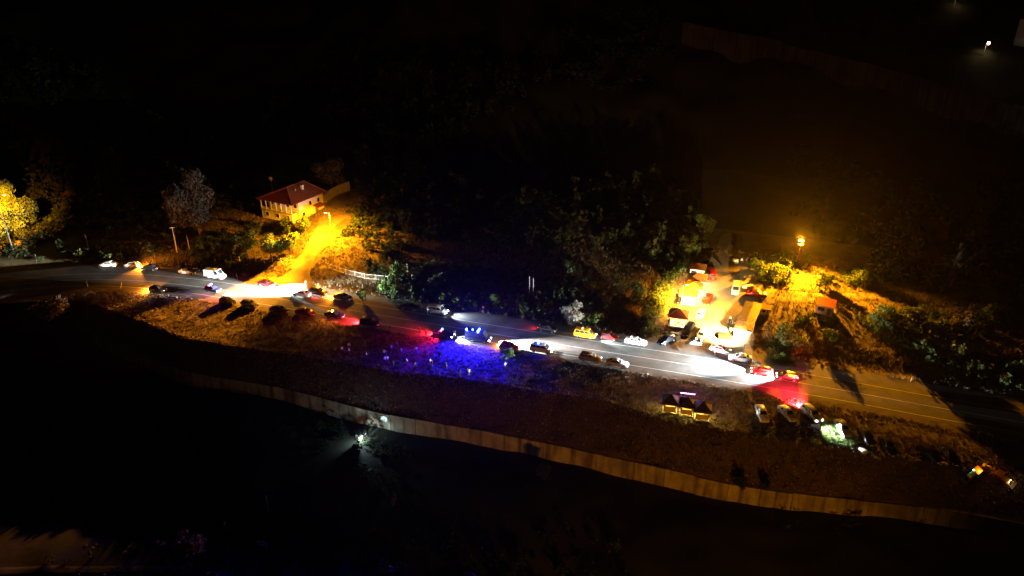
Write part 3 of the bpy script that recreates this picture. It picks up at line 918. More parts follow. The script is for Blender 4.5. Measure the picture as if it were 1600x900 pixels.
# ================================================================== THE HOUSE
M_TILE = mat('roof_tile', (0.30, 0.075, 0.035), 0.8, var=0.3, scale=1.5, bump=0.01)
def house():
    c = at(464, 338); gzc = gz(c.x, c.y)
    cx, cyy = un(455, 318, gzc + 6.2); rz = math.radians(-27)
    cx, cyy = -66.3, 208.5
    root = empty('house', (cx, cyy, gz(cx, cyy) - .2), rz)
    L, Wd, hw = 12.0, 12.8, 5.8      # local x = along the front facade, y = depth
    x0, x1, y0, y1 = -L / 2, L / 2, -Wd / 2, Wd / 2
    wall = MB()
    wall.box((0, 1.0, hw / 2), (L, Wd - 2.0, hw))
    wall.build('wall', WHITE, root)
    MB().box((0, y0 + .05, 1.35), (L, 1.9, 2.7)).build('ground_floor_wall', WHITE, root)
    MB().box((0, y0 + .0, 2.80), (L + .3, 2.2, .18)).build('balcony_floor', CONCRETE, root)
    for k in range(7):
        MB().box((x0 + .2 + (L - .4) * k / 6, y0 - .9, 4.3), (.26, .26, 2.84)).build('column', WPAINT, root)
    for k in range(6):
        MB().box((x0 + .2 + (L - .4) * (k + .5) / 6, y0 - .9, 3.3), ((L - .4) / 6 - .3, .08, .75)).build('balustrade', WPAINT, root)
    M_WIN = GLASS
    def window(p, w, h, axis, name='window'):
        d = (w, .06, h) if axis == 'y' else (.06, w, h)
        g = MB().box(p, d).build(name, M_WIN, root)
        fr = MB()
        sx = (1, 0) if axis == 'y' else (0, 1)
        out = (0, -.03) if axis == 'y' else (.03, 0)
        for s in (-1, 1):
            q = (p[0] + sx[0] * s * w / 2 + out[0], p[1] + sx[1] * s * w / 2 + out[1], p[2])
            fr.box(q, (.09 if axis == 'y' else .07, .07 if axis == 'y' else .09, h + .14))
            q = (p[0] + out[0], p[1] + out[1], p[2] + s * h / 2)
            fr.box(q, (w - .1 if axis == 'y' else .07, .07 if axis == 'y' else w - .1, .09))
        fr.build('frame', WPAINT, g)
    for k in range(4): window((x0 + 1.8 + k * 3.0, y0 + 1.97, 4.4), 1.3, 1.5, 'y')
    for k in range(3): window((x0 + 2.2 + k * 4.0, y0 - .93, 1.5), 1.3, 1.3, 'y')
    for yy in (0.6, 4.2): window((x1 + .03, yy, 4.0), 1.1, 1.3, 'x')
    window((x1 + .03, -2.6, 1.4), 1.2, 1.2, 'x')
    MB().box((x1 + .04, 3.0, 1.1), (.07, 1.0, 2.1)).build('door', WOOD, root)
    # porch roof and posts at the side
    MB().quad((x1, 1.4, 3.1), (x1 + 2.2, 1.4, 2.6), (x1 + 2.2, 4.8, 2.6), (x1, 4.8, 3.1), th=.12).build('porch_roof', M_TILE, root)
    for yy in (1.6, 4.6): MB().box((x1 + 2.05, yy, 1.25), (.14, .14, 2.6)).build('porch_post', WOOD, root)
    # hip roof, laid in courses of tile panels
    o = .9; ez, rzz = hw + .05, hw + 2.9
    A, B_, C_, D_ = (x0 - o, y0 - 1.1 - o * .4, ez), (x1 + o, y0 - 1.1 - o * .4, ez), (x1 + o, y1 + o, ez), (x0 - o, y1 + o, ez)
    R0, R1 = (0, y0 + 4.2, rzz), (0, y1 - 1.0, rzz)
    rf = MB()
    rf.quad(A, B_, R0, th=.16).quad(B_, C_, R1, R0, th=.16).quad(C_, D_, R1, th=.16).quad(D_, A, R0, R1, th=.16)
    roof = rf.build('roof', M_TILE, root)
    def courses(a, b, c, d, n):
        a, b, c, d = map(Vector, (a, b, c, d))
        nr = (b - a).cross(d - a).normalized()
        for k in range(n):
            p, q = a.lerp(d, k / n), b.lerp(c, k / n)
            p2, q2 = a.lerp(d, (k + .93) / n), b.lerp(c, (k + .93) / n)
            MB().quad(p + nr * .05, q + nr * .05, q2 + nr * .02, p2 + nr * .02, th=.03, n=nr).build('tile_course', M_TILE, roof)
    courses(B_, C_, R1, R0, 12); courses(A, B_, R0, R0, 8); courses(D_, A, R0, R1, 12)
    for p, q in ((B_, R0), (A, R0), (R0, R1), (C_, R1)):
        MB().tube(Vector(p) + Vector((0, 0, .1)), Vector(q) + Vector((0, 0, .1)), .13, .13, 6).build('ridge_tile', M_TILE, roof)
    ch = MB().box((2.6, 1.6, rzz - .6), (.7, .7, 1.5)).build('chimney', WHITE, roof)
    MB().box((2.6, 1.6, rzz + .2), (.95, .95, .1)).build('chimney_cap', CONCRETE, roof)
    MB().box((2.4, -1.2, rzz - .7), (.4, .4, .8)).build('vent', GALV, roof)
    tag(root, 'white two storey house with red hipped tile roof and balcony', 'house')
    d = empty('satellite_dish', (cx - 9.0, cyy + 9, gz(cx - 9, cyy + 9)))
    MB().tube((0, 0, -.2), (0, 0, 7.4), .06, .05, 6).build('mast', GALV, d)
    mb = MB(); n = 14
    mb.add([(0, 0, 7.5)] + [(.6 * math.cos(6.283 * k / n), -.16, 7.5 + .6 * math.sin(6.283 * k / n)) for k in range(n)],
           [(0, 1 + k, 1 + (k + 1) % n) for k in range(n)]).build('dish', WPAINT, d)
    tag(d, 'small pale satellite dish on a mast behind the house roof', 'satellite dish')
house()

def garden_wall():
    # brown stepped wall and terrace right of the house
    pts = [at(504, 322), at(515, 311), at(530, 303), at(547, 297)]
    root = empty('garden_wall', pts[0])
    o0 = pts[0].copy()
    for i in range(3):
        p, q = pts[i], pts[i + 1]
        for j in range(3):
            a, b = p.lerp(q, j / 3), p.lerp(q, (j + .97) / 3)
            u = (b - a); u.z = 0; u.normalize(); nr = Vector((u.y, -u.x, 0))
            c = (a + b) / 2 - o0
            M = Matrix((u, Vector((-u.y, u.x, 0)), Vector((0, 0, 1)))).transposed()
            MB().box(c + Vector((0, 0, 1.1)), ((b - a).length, .3, 3.4), M=M).build('panel', CONCRETE, root)
        MB().beam(p - o0 + Vector((0, 0, 2.9)), q - o0 + Vector((0, 0, 2.9)), .45, .14).build('coping', CONCRETE, root)
    tag(root, 'brownish garden wall climbing the slope right of the house', 'wall')
garden_wall()

def fence(name, px, label, post_m, h, step, rails, rail_m, mesh_m=None):
    P = [at(*p) for p in px]
    root = empty(name, P[0]); o0 = P[0].copy()
    for i in range(len(P) - 1):
        n = max(1, round((P[i + 1] - P[i]).length / step))
        for j in range(n + (i == len(P) - 2)):
            p = P[i].lerp(P[i + 1], j / n); p.z = gz(p.x, p.y)
            MB().box(p - o0 + Vector((0, 0, h / 2)), (.12, .12, h + .2)).build('post', post_m, root)
        for j in range(n):
            p, q = P[i].lerp(P[i + 1], j / n), P[i].lerp(P[i + 1], (j + 1) / n)
            p.z = gz(p.x, p.y); q.z = gz(q.x, q.y)
            for z in rails:
                MB().beam(p - o0 + Vector((0, .09, z)), q - o0 + Vector((0, .09, z)), .04, .07).build('rail', rail_m, root)
            if mesh_m:
                mb = MB()
                for k in range(10):
                    a = p.lerp(q, (k + .5) / 10) - o0
                    mb.box(a + Vector((0, .05, h * .48)), (.03, .03, h * .82))
                mb.build('pale_bars', mesh_m, root)
    return tag(root, label, 'fence')
fence('garden_fence', [(362, 408), (400, 411), (440, 412), (455, 408)], 'garden fence of pale posts and wires below the house', WPAINT, 1.5, 2.6, (.5, 1.2), GALV)
fence('picket_fence', [(514, 420), (540, 429), (570, 436), (606, 440)], 'pale green lit metal fence above the roadside bushes', WPAINT, 1.5, 3.2, (.25, 1.35), WPAINT, WPAINT)
fence('track_fence', [(1290, 424), (1305, 414), (1318, 408)], 'rough stake fence along the lit bank near the lamp tower', WOOD, 1.4, 2.0, (.9,), WOOD)
fence('stake_fence', [(1256, 413), (1268, 411), (1280, 409)], 'short dark stake fence right of the lamp tower', WOOD, 1.3, 1.6, (.8,), WOOD)

# ================================================================== GAZEBOS, SHEDS, KIOSKS
def gazebo(p, rz, size, hw, rise, roof_m, post_m, label, light=None, group=None, sheet=None, rail=True, neon=False, col=WARM):
    root = empty('gazebo', p, rz)
    s = size / 2; e = s + .45
    MB().box((0, 0, .05), (size + .3, size + .3, .25)).build('floor', CONCRETE, root)
    for sx in (-1, 1):
        for sy in (-1, 1):
            MB().box((sx * (s - .1), sy * (s - .1), hw / 2), (.14, .14, hw)).build('post', post_m, root)
    cr = [(-e, -e), (e, -e), (e, e), (-e, e)]
    for k in range(4):
        a, b = cr[k], cr[(k + 1) % 4]
        MB().quad((a[0], a[1], hw - .02), (b[0], b[1], hw - .02), (0, 0, hw + rise), th=.07).build('roof_panel', roof_m, root)
        MB().beam((a[0], a[1], hw - .08), (b[0], b[1], hw - .08), .06, .14).build('fascia', post_m, root)
        MB().tube((a[0], a[1], hw + .02), (0, 0, hw + rise + .03), .05, .05, 5).build('hip_cap', roof_m, root)
    if rail:
        for (a, b) in (((-s + .1, -s + .1), (s - .1, -s + .1)), ((-s + .1, s - .1), (s - .1, s - .1)), ((-s + .1, -s + .1), (-s + .1, s - .1))):
            for z in (.45, .95): MB().beam((*a, z), (*b, z), .05, .08).build('rail', post_m, root)
            mb = MB()
            for k in range(9):
                t = (k + .5) / 9
                mb.box((a[0] + (b[0] - a[0]) * t, a[1] + (b[1] - a[1]) * t, .7), (.045, .045, .46))
            mb.build('baluster_row', post_m, root)
    if sheet:
        MB().box((0, -s + .02, .95), (size - .35, .04, 1.1)).build('cloth_screen', sheet, root)
        MB().box((0, s - .02, 1.1), (size - .35, .04, 1.6)).build('cloth_screen', sheet, root)
    MB().box((0, 0, .78), (1.3, .8, .06)).build('table_top', WOOD, root)
    MB().box((0, 0, .45), (.16, .16, .60)).build('table_leg', WOOD, root)
    for y in (-.85, .85):
        MB().box((0, y, .48), (1.3, .28, .06)).build('bench_seat', WOOD, root)
        for x in (-.5, .5): MB().box((x, y, .31), (.08, .22, .28)).build('bench_leg', WOOD, root)
    if light:
        MB().tube((0, 0, hw + rise - .1), (0, 0, hw - .1), .012, .012, 5).build('flex', PLASTIC, root)
        MB().tube((0, 0, hw - .1), (0, 0, hw - .28), .05, .08, 8).build('bulb', WBULB, root)
        lamp('bulb_light', (0, 0, hw - .42), light, col, .08, root)
        if sheet:
            MB().tube((s + .12, -s * .2, hw - .35), (s + .12, -s * .2, hw - .15), .10, .07, 8).build('bulb', emit('yellow_bulb', (1, .85, .35), 14), root)
    if neon:
        for x in (-1.1, 1.1): MB().beam((x, e, hw), (x, e + .1, hw + 1.0), .05, .05).build('tube_bracket', STEEL, root)
        MB().tube((-1.3, e + .12, hw + 1.0), (1.3, e + .12, hw + 1.0), .07, .07, 6).build('neon_tube', emit('neon_violet', (.75, .25, 1.0), 9), root)
        lamp('neon_light', (0, e + .5, hw + 1.1), 500, (.7, .3, 1.0), .4, root)
    return tag(root, label, 'gazebo', group)

R_BROWN = mat('shingle_brown', (0.20, 0.085, 0.035), 0.8, var=0.25, scale=2, bump=.008)
R_TAN = mat('shingle_tan', (0.34, 0.16, 0.05), 0.8, var=0.2, scale=2, bump=.008)
R_DARK = mat('shingle_dark', (0.035, 0.030, 0.035), 0.8, var=0.3, scale=2, bump=.008)
R_SHEET = mat('rusty_sheet', (0.028, 0.013, 0.008), 0.65, var=0.35, scale=.9, col2=(0.062, 0.032, 0.016), bump=.01)
R_RED = mat('red_sheet', (0.42, 0.020, 0.018), 0.5, var=0.15, scale=1.5)
yz = math.radians(-18)
gazebo(at(1059, 506), yz, 3.5, 2.5, 1.2, R_BROWN, WPAINT, 'brown roofed gazebo nearest the road in the yard', 2600)
gazebo(at(1075, 473), yz, 3.1, 2.5, 1.1, R_BROWN, WPAINT, 'second gazebo from the road, partly lost in glare', 6000)
gazebo(at(1083, 461), yz, 3.2, 2.5, 1.1, R_TAN, WPAINT, 'third gazebo from the road in the yard', 5000)
gazebo(at(1088, 449), yz, 3.5, 2.6, 1.2, R_TAN, WPAINT, 'tan roofed gazebo farthest up the yard', 4000)
GZ = 'dark gazebos on the lower verge'
gazebo(at(1046, 641), math.radians(-12), 2.2, 2.2, 1.3, R_DARK, WOOD, 'dark pointed gazebo left of the three on the verge', 650, GZ, CURTAIN, False, col=(1, .72, .12))
gazebo(at(1072, 646), math.radians(-12), 2.1, 2.2, 1.3, R_DARK, WOOD, 'dark pointed gazebo in the middle with violet neon tube', 650, GZ, CURTAIN, False, True, col=(1, .72, .12))
gazebo(at(1096, 653), math.radians(-12), 2.3, 2.2, 1.3, R_DARK, WOOD, 'dark pointed gazebo right of the three on the verge', 650, GZ, CURTAIN, False, col=(1, .72, .12))

def long_shed():
    zt = gz(*un(1170, 500, 3)) + 2.4
    TL, TR, BR, BL = [Vector((*un(*p, zt), zt)) for p in ((1168, 471), (1189, 475), (1170, 520), (1150, 512))]
    ax = ((TL + TR) - (BL + BR)) / 2; ln = ax.length
    c = (TL + TR + BL + BR) / 4
    wd = 3.7; an = math.atan2(ax.y, ax.x)
    root = empty('long_shed', (c.x, c.y, gz(c.x, c.y)), an)
    z0 = zt - gz(c.x, c.y)
    l2, w2 = ln / 2, wd / 2
    n = 12
    for k in range(n):      # overlapping corrugated roof sheets
        xa, xb = -l2 + ln * k / n, -l2 + ln * (k + 1) / n - .03
        for s in (-1, 1):
            MB().quad((xa, 0, z0 + .22 + .01 * (k % 2)), (xb, 0, z0 + .22 + .01 * (k % 2)), (xb, s * w2, z0 + .01 * (k % 2)), (xa, s * w2, z0 + .01 * (k % 2)), th=.05, n=Vector((0, s * .2, 1)).normalized()).build('roof_sheet', R_SHEET, root)
    MB().beam((-l2, 0, z0 + .27), (l2, 0, z0 + .27), .22, .05).build('ridge_cap', R_SHEET, root)
    for k in range(6):
        for s in (-1, 1):
            MB().box((-l2 + .3 + (ln - .6) * k / 5, s * (w2 - .3), z0 / 2 - .1), (.16, .16, z0 + .1)).build('post', WPAINT, root)
    MB().box((l2 * .35, 0, z0 / 2 - .1), (ln * .55, wd - 1.0, z0 - .1)).build('room_wall', WHITE, root)
    MB().box((-l2 * .45, w2 - .3, .6), (ln * .5, .08, .9)).build('parapet', WHITE, root)
    MB().box((-l2 * .45, -w2 + .3, .6), (ln * .5, .08, .9)).build('parapet', WHITE, root)
    MB().box((-l2 - .12, 0, z0 - .12), (.12, wd, .34)).build('fascia', WPAINT, root)
    MB().tube((-l2 * .55, -.6, z0 - .15), (-l2 * .55, .6, z0 - .15), .05, .05, 6).build('tube_lamp', WBULB, root)
    lamp('tube_light', (-l2 * .55, 0, z0 - .35), 1500, (1, .8, .5), .2, root)
    tag(root, 'long open shed with rusty brown sheet roof in the yard', 'shed')
long_shed()

def kiosk(p, rz, w, d, h, roof_m, wall_m, label, slope=.5):
    root = empty('kiosk', p, rz)
    MB().box((0, 0, h / 2 - .1), (w, d, h)).build('wall', wall_m, root)
    MB().quad((-w / 2 - .3, -d / 2 - .4, h), (w / 2 + .3, -d / 2 - .4, h), (w / 2 + .3, d / 2 + .3, h + slope), (-w / 2 - .3, d / 2 + .3, h + slope), th=.1).build('roof', roof_m, root)
    MB().box((0, d / 2 - .05, h + .12), (w - .1, .1, slope * .6)).build('upper_wall', wall_m, root)
    MB().box((-w * .2, -d / 2 - .02, h * .58), (w * .4, .05, h * .36)).build('hatch', GLASS, root)
    MB().box((w * .3, -d / 2 - .02, h * .42), (w * .22, .05, h * .78)).build('door', WOOD, root)
    MB().box((-w * .2, -d / 2 - .2, h * .38), (w * .45, .35, .05)).build('counter', WPAINT, root)
    return tag(root, label, 'kiosk')
kiosk(at(1288, 488), math.radians(-32), 3.4, 2.6, 2.2, R_RED, WHITE, 'small kiosk with bright red roof beside the dirt track', .7)
kiosk(at(1089, 431), math.radians(-20), 3.4, 2.4, 2.3, R_TAN, WHITE, 'orange roofed hut behind the upper gazebos', .5)
kiosk(at(1195, 490), math.radians(-20), 1.7, 1.5, 1.6, R_TAN, WHITE, 'low yellow lit booth right of the long shed', .3)

def tent(p):
    root = empty('dark_tent', p, .2)
    MB().quad((-2.2, -1.8, 0), (2.2, -1.8, 0), (0, 0, 1.9), th=.05).build('side', R_DARK, root)
    MB().quad((2.2, -1.8, 0), (2.2, 1.8, 0), (0, 0, 1.9), th=.05).build('side', R_DARK, root)
    MB().quad((2.2, 1.8, 0), (-2.2, 1.8, 0), (0, 0, 1.9), th=.05).build('side', R_DARK, root)
    MB().quad((-2.2, 1.8, 0), (-2.2, -1.8, 0), (0, 0, 1.9), th=.05).build('side', R_DARK, root)
    MB().tube((0, 0, 0), (0, 0, 2.1), .04, .04, 6).build('pole', WOOD, root)
    tag(root, 'low dark pointed tent at the top of the yard', 'tent')
tent(at(1111, 412))

def crate(p, rz, d, m, label, nm='white_box'):
    root = empty(nm, p, rz)
    MB().box((0, 0, d[2] / 2 + .05), d).build('box', m, root)
    MB().box((0, 0, d[2] + .09), (d[0] + .08, d[1] + .08, .07)).build('lid', m, root)
    for s in (-1, 1): MB().box((s * d[0] * .35, 0, .02), (.1, d[1], .1)).build('runner', WOOD, root)
    return tag(root, label, 'box')
crate(at(1149, 412), .1, (1.0, .9, 1.2), WPAINT, 'white box standing at the top of the yard')
crate(at(1168, 450), -.15, (2.4, .8, .7), WPAINT, 'long white box between the white van and red car')
crate(at(1132, 528), -.3, (2.6, 1.5, .8), R_SHEET, 'brown covered pile behind the white parked cars', 'covered_pile')

# far lights and buildings on the upper slope
for (px, py, lab, pw) in ((1490, 12, 'distant white lamp at the top right of the photo', 120), (1537, 84, 'distant yellow lamp above the hillside wall', 500)):
    street_lamp('street_lamp', at(px, py), 4.0, (.6, -.3), lab, pw, col=WARM, radius=.2, glow_ball_r=.5)
def far_house():
    p = at(1612, 70)
    root = empty('distant_house', p, .2)
    MB().box((0, 0, 4), (8, 8, 9)).build('wall', WHITE, root)
    MB().quad((-4.5, -4.5, 8.6), (4.5, -4.5, 8.6), (4.5, 0, 10.6), (-4.5, 0, 10.6), th=.15).build('roof', M_TILE, root)
    MB().quad((4.5, 4.5, 8.6), (-4.5, 4.5, 8.6), (-4.5, 0, 10.6), (4.5, 0, 10.6), th=.15).build('roof', M_TILE, root)
    for x in (-2, 2):
        for z in (2, 5.5):
            w = MB().box((x, -4.03, z), (1.2, .08, 1.4)).build('window', GLASS, root)
            MB().box((x, -4.05, z - .8), (1.5, .16, .1)).build('sill', CONCRETE, w)
    tag(root, 'pale distant house cut by the upper right edge', 'house')
far_house()

# ================================================================== VEHICLES
KINDS = {
    # length, half width; body stations (x, half width, top z); cabin: belt x0,x1,z ; roof x0,x1,z,half width ; wheel radius, axle x
    'sedan': dict(st=[(-2.26, .68, .78), (-2.18, .80, .94), (-1.70, .87, .99), (-.9, .89, .98), (.2, .89, .95), (.85, .885, .93), (1.5, .86, .86), (2.05, .80, .74), (2.26, .66, .58)],
                  belt=(-1.72, 1.02, .95), roof=(-1.02, .28, 1.44, .60), wr=.32, ax=(-1.33, 1.40), zb=.20),
    'hatch': dict(st=[(-1.96, .70, .80), (-1.90, .80, .96), (-1.5, .85, .99), (-.7, .86, .98), (.3, .86, .95), (.90, .85, .93), (1.4, .82, .86), (1.85, .76, .73), (2.0, .64, .58)],
                  belt=(-1.88, 1.02, .95), roof=(-1.50, .32, 1.50, .60), wr=.31, ax=(-1.22, 1.25), zb=.20),
    'suv': dict(st=[(-2.24, .76, .90), (-2.2, .86, 1.08), (-1.6, .91, 1.10), (-.7, .92, 1.09), (.4, .92, 1.06), (.95, .91, 1.05), (1.6, .89, 1.0), (2.1, .84, .88), (2.25, .72, .68)],
                belt=(-2.14, 1.15, 1.06), roof=(-1.85, .40, 1.70, .68), wr=.36, ax=(-1.36, 1.40), zb=.26),
    'minivan': dict(st=[(-2.35, .80, .95), (-2.31, .88, 1.08), (-1.6, .91, 1.10), (-.7, .92, 1.10), (.6, .92, 1.08), (1.35, .91, 1.05), (1.8, .89, .98), (2.2, .84, .84), (2.36, .72, .66)],
                    belt=(-2.28, 1.62, 1.06), roof=(-2.12, .90, 1.86, .74), wr=.33, ax=(-1.42, 1.46), zb=.22),
    'panel_van': dict(st=[(-2.75, .88, 1.08), (-2.72, .96, 1.18), (-1.6, .99, 1.20), (-.4, .99, 1.20), (.9, .99, 1.20), (1.75, .98, 1.16), (2.2, .95, 1.04), (2.6, .89, .90), (2.76, .76, .68)],
                      belt=(-2.70, 2.02, 1.16), roof=(-2.62, 1.25, 2.40, .82), wr=.35, ax=(-1.75, 1.75), zb=.25, solid=True),
}
KM = {}
def lerp3(a, b, t): return tuple(a[i] + (b[i] - a[i]) * t for i in range(3))

def vehicle_meshes(kind):
    if kind in KM: return KM[kind]
    k = KINDS[kind]; zb = k['zb']; M = {}
    b = MB(); rings = []
    for (x, w, z) in k['st']:
        s = [(0.86, zb), (.97, zb + .10), (1.0, zb + (z - zb) * .45), (.985, zb + (z - zb) * .78), (.93, z - .02), (.80, z + .012)]
        ring = [(x, -w * a, q) for a, q in s] + [(x, w * a, q) for a, q in s[::-1]]
        rings.append(ring)
    n = len(rings[0]); V = [p for r in rings for p in r]
    F = []
    for i in range(len(rings) - 1):
        for j in range(n):
            a, c = i * n + j, i * n + (j + 1) % n
            F.append((a, a + n, c + n, c))
    F.append(tuple(range(n))); F.append(tuple((len(rings) - 1) * n + j for j in range(n - 1, -1, -1)))
    b.add(V, F)
    # cabin shell
    bx0, bx1, bz = k['belt']; rx0, rx1, rz, rw = k['roof']
    bw = max(w for _, w, _ in k['st']) * .93
    lo = [(bx0, -bw * .94, bz - .04), (bx1, -bw * .90, bz - .04), (bx1, bw * .90, bz - .04), (bx0, bw * .94, bz - .04)]
    hi = [(rx0, -rw, rz - .06), (rx1, -rw, rz - .06), (rx1, rw, rz - .06), (rx0, rw, rz - .06)]
    top = [(rx0 + .14, -rw * .84, rz), (rx1 - .16, -rw * .84, rz), (rx1 - .16, rw * .84, rz), (rx0 + .14, rw * .84, rz)]
    F = [(i, (i + 1) % 4, 4 + (i + 1) % 4, 4 + i) for i in range(4)] + [(4 + i, 4 + (i + 1) % 4, 8 + (i + 1) % 4, 8 + i) for i in range(4)] + [(8, 9, 10, 11)]
    b.add(lo + hi + top, F)
    M['body'] = b.mesh('body', 35)
    def panel(c4, u0, u1, v0, v1, out):
        a, bb, c, d = c4       # lower a->bb, upper d->c
        P = [lerp3(lerp3(a, bb, u), lerp3(d, c, u), v) for u, v in ((u0, v0), (u1, v0), (u1, v1), (u0, v1))]
        P = [Vector(p) for p in P]; nn = (P[1] - P[0]).cross(P[3] - P[0]).normalized()
        if nn.dot(Vector(out)) < 0: nn = -nn
        return MB().quad(*[p + nn * .012 for p in P], th=.02, n=nn)
    M['windscreen'] = panel((lo[1], lo[2], hi[2], hi[1]), .07, .93, .14, .94, (1, 0, .5)).mesh('windscreen')
    M['rear_window'] = panel((lo[3], lo[0], hi[0], hi[3]), .10, .90, .22, .92, (-1, 0, .5)).mesh('rear_window')
    solid = k.get('solid')
    for s, c4 in ((-1, (lo[0], lo[1], hi[1], hi[0])), (1, (lo[3], lo[2], hi[2], hi[3]))):
        nm = 'R' if s < 0 else 'L'
        rng_ = [(.70, .93)] if solid else ([(.06, .33), (.36, .62), (.65, .91)] if kind in ('minivan', 'suv') else [(.12, .48), (.52, .90)])
        M['side' + nm] = [panel(c4, u0, u1, .20, .90, (0, s, 0)).mesh('side_window') for u0, u1 in rng_]
    wr = k['wr']
    t = MB(); nseg = 18
    prof = [(-.10, wr * .62), (-.10, wr * .93), (-.07, wr), (.07, wr), (.10, wr * .93), (.10, wr * .62)]
    V = [(r * math.cos(6.283 * i / nseg), y, r * math.sin(6.283 * i / nseg)) for i in range(nseg) for y, r in prof]
    F = [(i * 6 + j, i * 6 + j + 1, ((i + 1) % nseg) * 6 + j + 1, ((i + 1) % nseg) * 6 + j) for i in range(nseg) for j in range(5)]
    t.add(V, F); M['wheel'] = t.mesh('wheel', 40)
    r = MB(); r.tube((0, -.085, 0), (0, .085, 0), wr * .63, wr * .63, 14)
    for i in range(5):
        a = 6.283 * i / 5
        for s in (-1, 1): r.box((math.cos(a) * wr * .32, s * .092, math.sin(a) * wr * .32), (wr * .5, .02, .06), M=Matrix.Rotation(-a, 3, 'Y'))
    M['rim'] = r.mesh('rim', 40)
    x1, w1, z1 = k['st'][-2]; x0, w0, z0 = k['st'][1]
    tall = kind in ('minivan', 'panel_van', 'suv')
    M['headlight'] = MB().add([(-.16, -.16, -.07), (.10, -.15, -.07), (.14, .10, -.07), (-.05, .16, -.07), (-.22, -.16, .07), (.03, -.15, .06), (.06, .10, .06), (-.10, .16, .07)],
                              [(0, 3, 2, 1), (4, 5, 6, 7), (0, 1, 5, 4), (1, 2, 6, 5), (2, 3, 7, 6), (3, 0, 4, 7)]).mesh('headlight')
    M['taillight'] = MB().box((0, 0, 0), (.10, .20, .34 if tall else .15)).mesh('taillight')
    M['plate'] = MB().box((0, 0, 0), (.03, .52, .12)).mesh('plate')
    M['mirror'] = MB().box((0, 0, 0), (.12, .18, .13)).mesh('mirror')
    M['bumper'] = MB().box((0, 0, 0), (.12, 2 * w1 * .92, .16)).mesh('bumper')
    M['pos'] = dict(h=(x1 + .10, w1 * .74, z1 - .14), t=(x0 - .03, w0 * .80, z0 - (.34 if tall else .14)), mir=(bx1 - .25, bw + .10, bz + .08),
                    pf=(k['st'][-1][0] + .02, 0, zb + .18), pr=(k['st'][0][0] - .02, 0, .62))
    KM[kind] = M
    return M

HEAD_ON = emit('headlight_on', (.95, .97, 1.0), 40)
TAIL_ON = emit('taillight_on', (1.0, .03, .02), 12)
AMB_ON = emit('indicator_on', (1.0, .35, .03), 25)
B_BLUE = emit('beacon_blue', (.03, .10, 1.0), 45)
B_CYAN = emit('beacon_cyan', (.10, .55, 1.0), 40)
B_RED = emit('beacon_red', (1.0, .04, .04), 30)
B_AMB = emit('beacon_amber', (1.0, .38, .04), 45)

def vehicle(kind, px, py, hd, colour, label, group=None, head=0, tail=0, amber=0, beacon=None, taxi=False, name=None, head_dir=0.0, head_col=COOL, hspot=46, htilt=-.045):
    M = vehicle_meshes(kind); k = KINDS[kind]
    p = at(px, py); q = at(px + hd[0] * 12, py + hd[1] * 12)
    nm = name or {'sedan': 'parked_car', 'hatch': 'hatchback_car', 'suv': 'suv_car', 'minivan': 'minivan', 'panel_van': 'panel_van'}[kind]
    root = empty(nm); place(root, p, (q.x - p.x, q.y - p.y))
    pm = PAINTS[colour]
    link('body', M['body'], pm, root)
    link('windscreen', M['windscreen'], GLASS, root)
    link('rear_window', M['rear_window'], GLASS, root)
    for s in 'LR':
        for me in M['side' + s]: link('side_window', me, GLASS, root)
    hw = max(w for _, w, _ in k['st'])
    for x in k['ax']:
        for s in (-1, 1):
            w = link('wheel', M['wheel'], RUBBER, root); w.location = (x, s * (hw - .07), k['wr'])
            link('rim', M['rim'], RIM, w)
    P = M['pos']
    for s in (-1, 1):
        h = link('headlight', M['headlight'], HEAD_ON if head else LENS_OFF, root); h.location = (P['h'][0], s * P['h'][1], P['h'][2]); h.scale = (1, s, 1)
        t = link('taillight', M['taillight'], TAIL_ON if tail else (AMB_ON if amber else TAIL_OFF), root); t.location = (P['t'][0], s * P['t'][1], P['t'][2])
        m = link('mirror', M['mirror'], pm, root); m.location = (P['mir'][0], s * P['mir'][1], P['mir'][2])
        if head:
            d = Vector((math.cos(head_dir), math.sin(head_dir), htilt))
            o = lamp('headlight_beam', (P['h'][0] + .16, s * P['h'][1], P['h'][2] + .02), head * KH, head_col, .08, root, hspot, 1.0)
            o.rotation_euler = d.to_track_quat('-Z', 'Y').to_euler()
    for key, nm2 in (('pf', 'number_plate'), ('pr', 'number_plate')):
        o = link(nm2, M['plate'], WPAINT, root); o.location = P[key]
    bp = link('bumper', M['bumper'], PLASTIC, root); bp.location = (k['st'][-1][0] - .05, 0, k['zb'] + .07)
    rz = k['roof'][2]; rc = (k['roof'][0] + k['roof'][1]) / 2
    if tail:
        o = lamp('taillight_glow', (k['st'][0][0] - .20, 0, P['t'][2]), tail * KT, RED, .25, root, 96, .9)
        o.rotation_euler = Vector((-1, .1, -.50)).to_track_quat('-Z', 'Y').to_euler()
    if amber:
        lamp('indicator_glow', (k['st'][0][0] - .25, 0, P['t'][2]), amber * KT, AMBER, .2, root)
    if taxi:
        MB().box((rc, 0, rz + .11), (.22, .62, .18)).build('roof_sign', emit('taxi_sign', (1, .8, .3), 3), root)
    if beacon:
        MB().box((rc, 0, rz + .03), (.30, 1.20, .06)).build('light_bar', PLASTIC, root)
        for i, (x, y, mt, col, pw, *bd) in enumerate(beacon):
            MB().tube((rc + x, y, rz + .06), (rc + x, y, rz + .30), .19, .15, 10).build('beacon', mt, root)
            if pw:      # a rotating beacon throws its beam to one side at a time
                o = lamp('beacon_light', (rc + x, y - .15, rz + .35), pw * KB, col, .12, root, 140, .6)
                o.rotation_euler = Vector(bd[0] if bd else (.05, -1, -.30)).to_track_quat('-Z', 'Y').to_euler()
    return tag(root, label, 'van' if 'van' in kind else 'car', group)

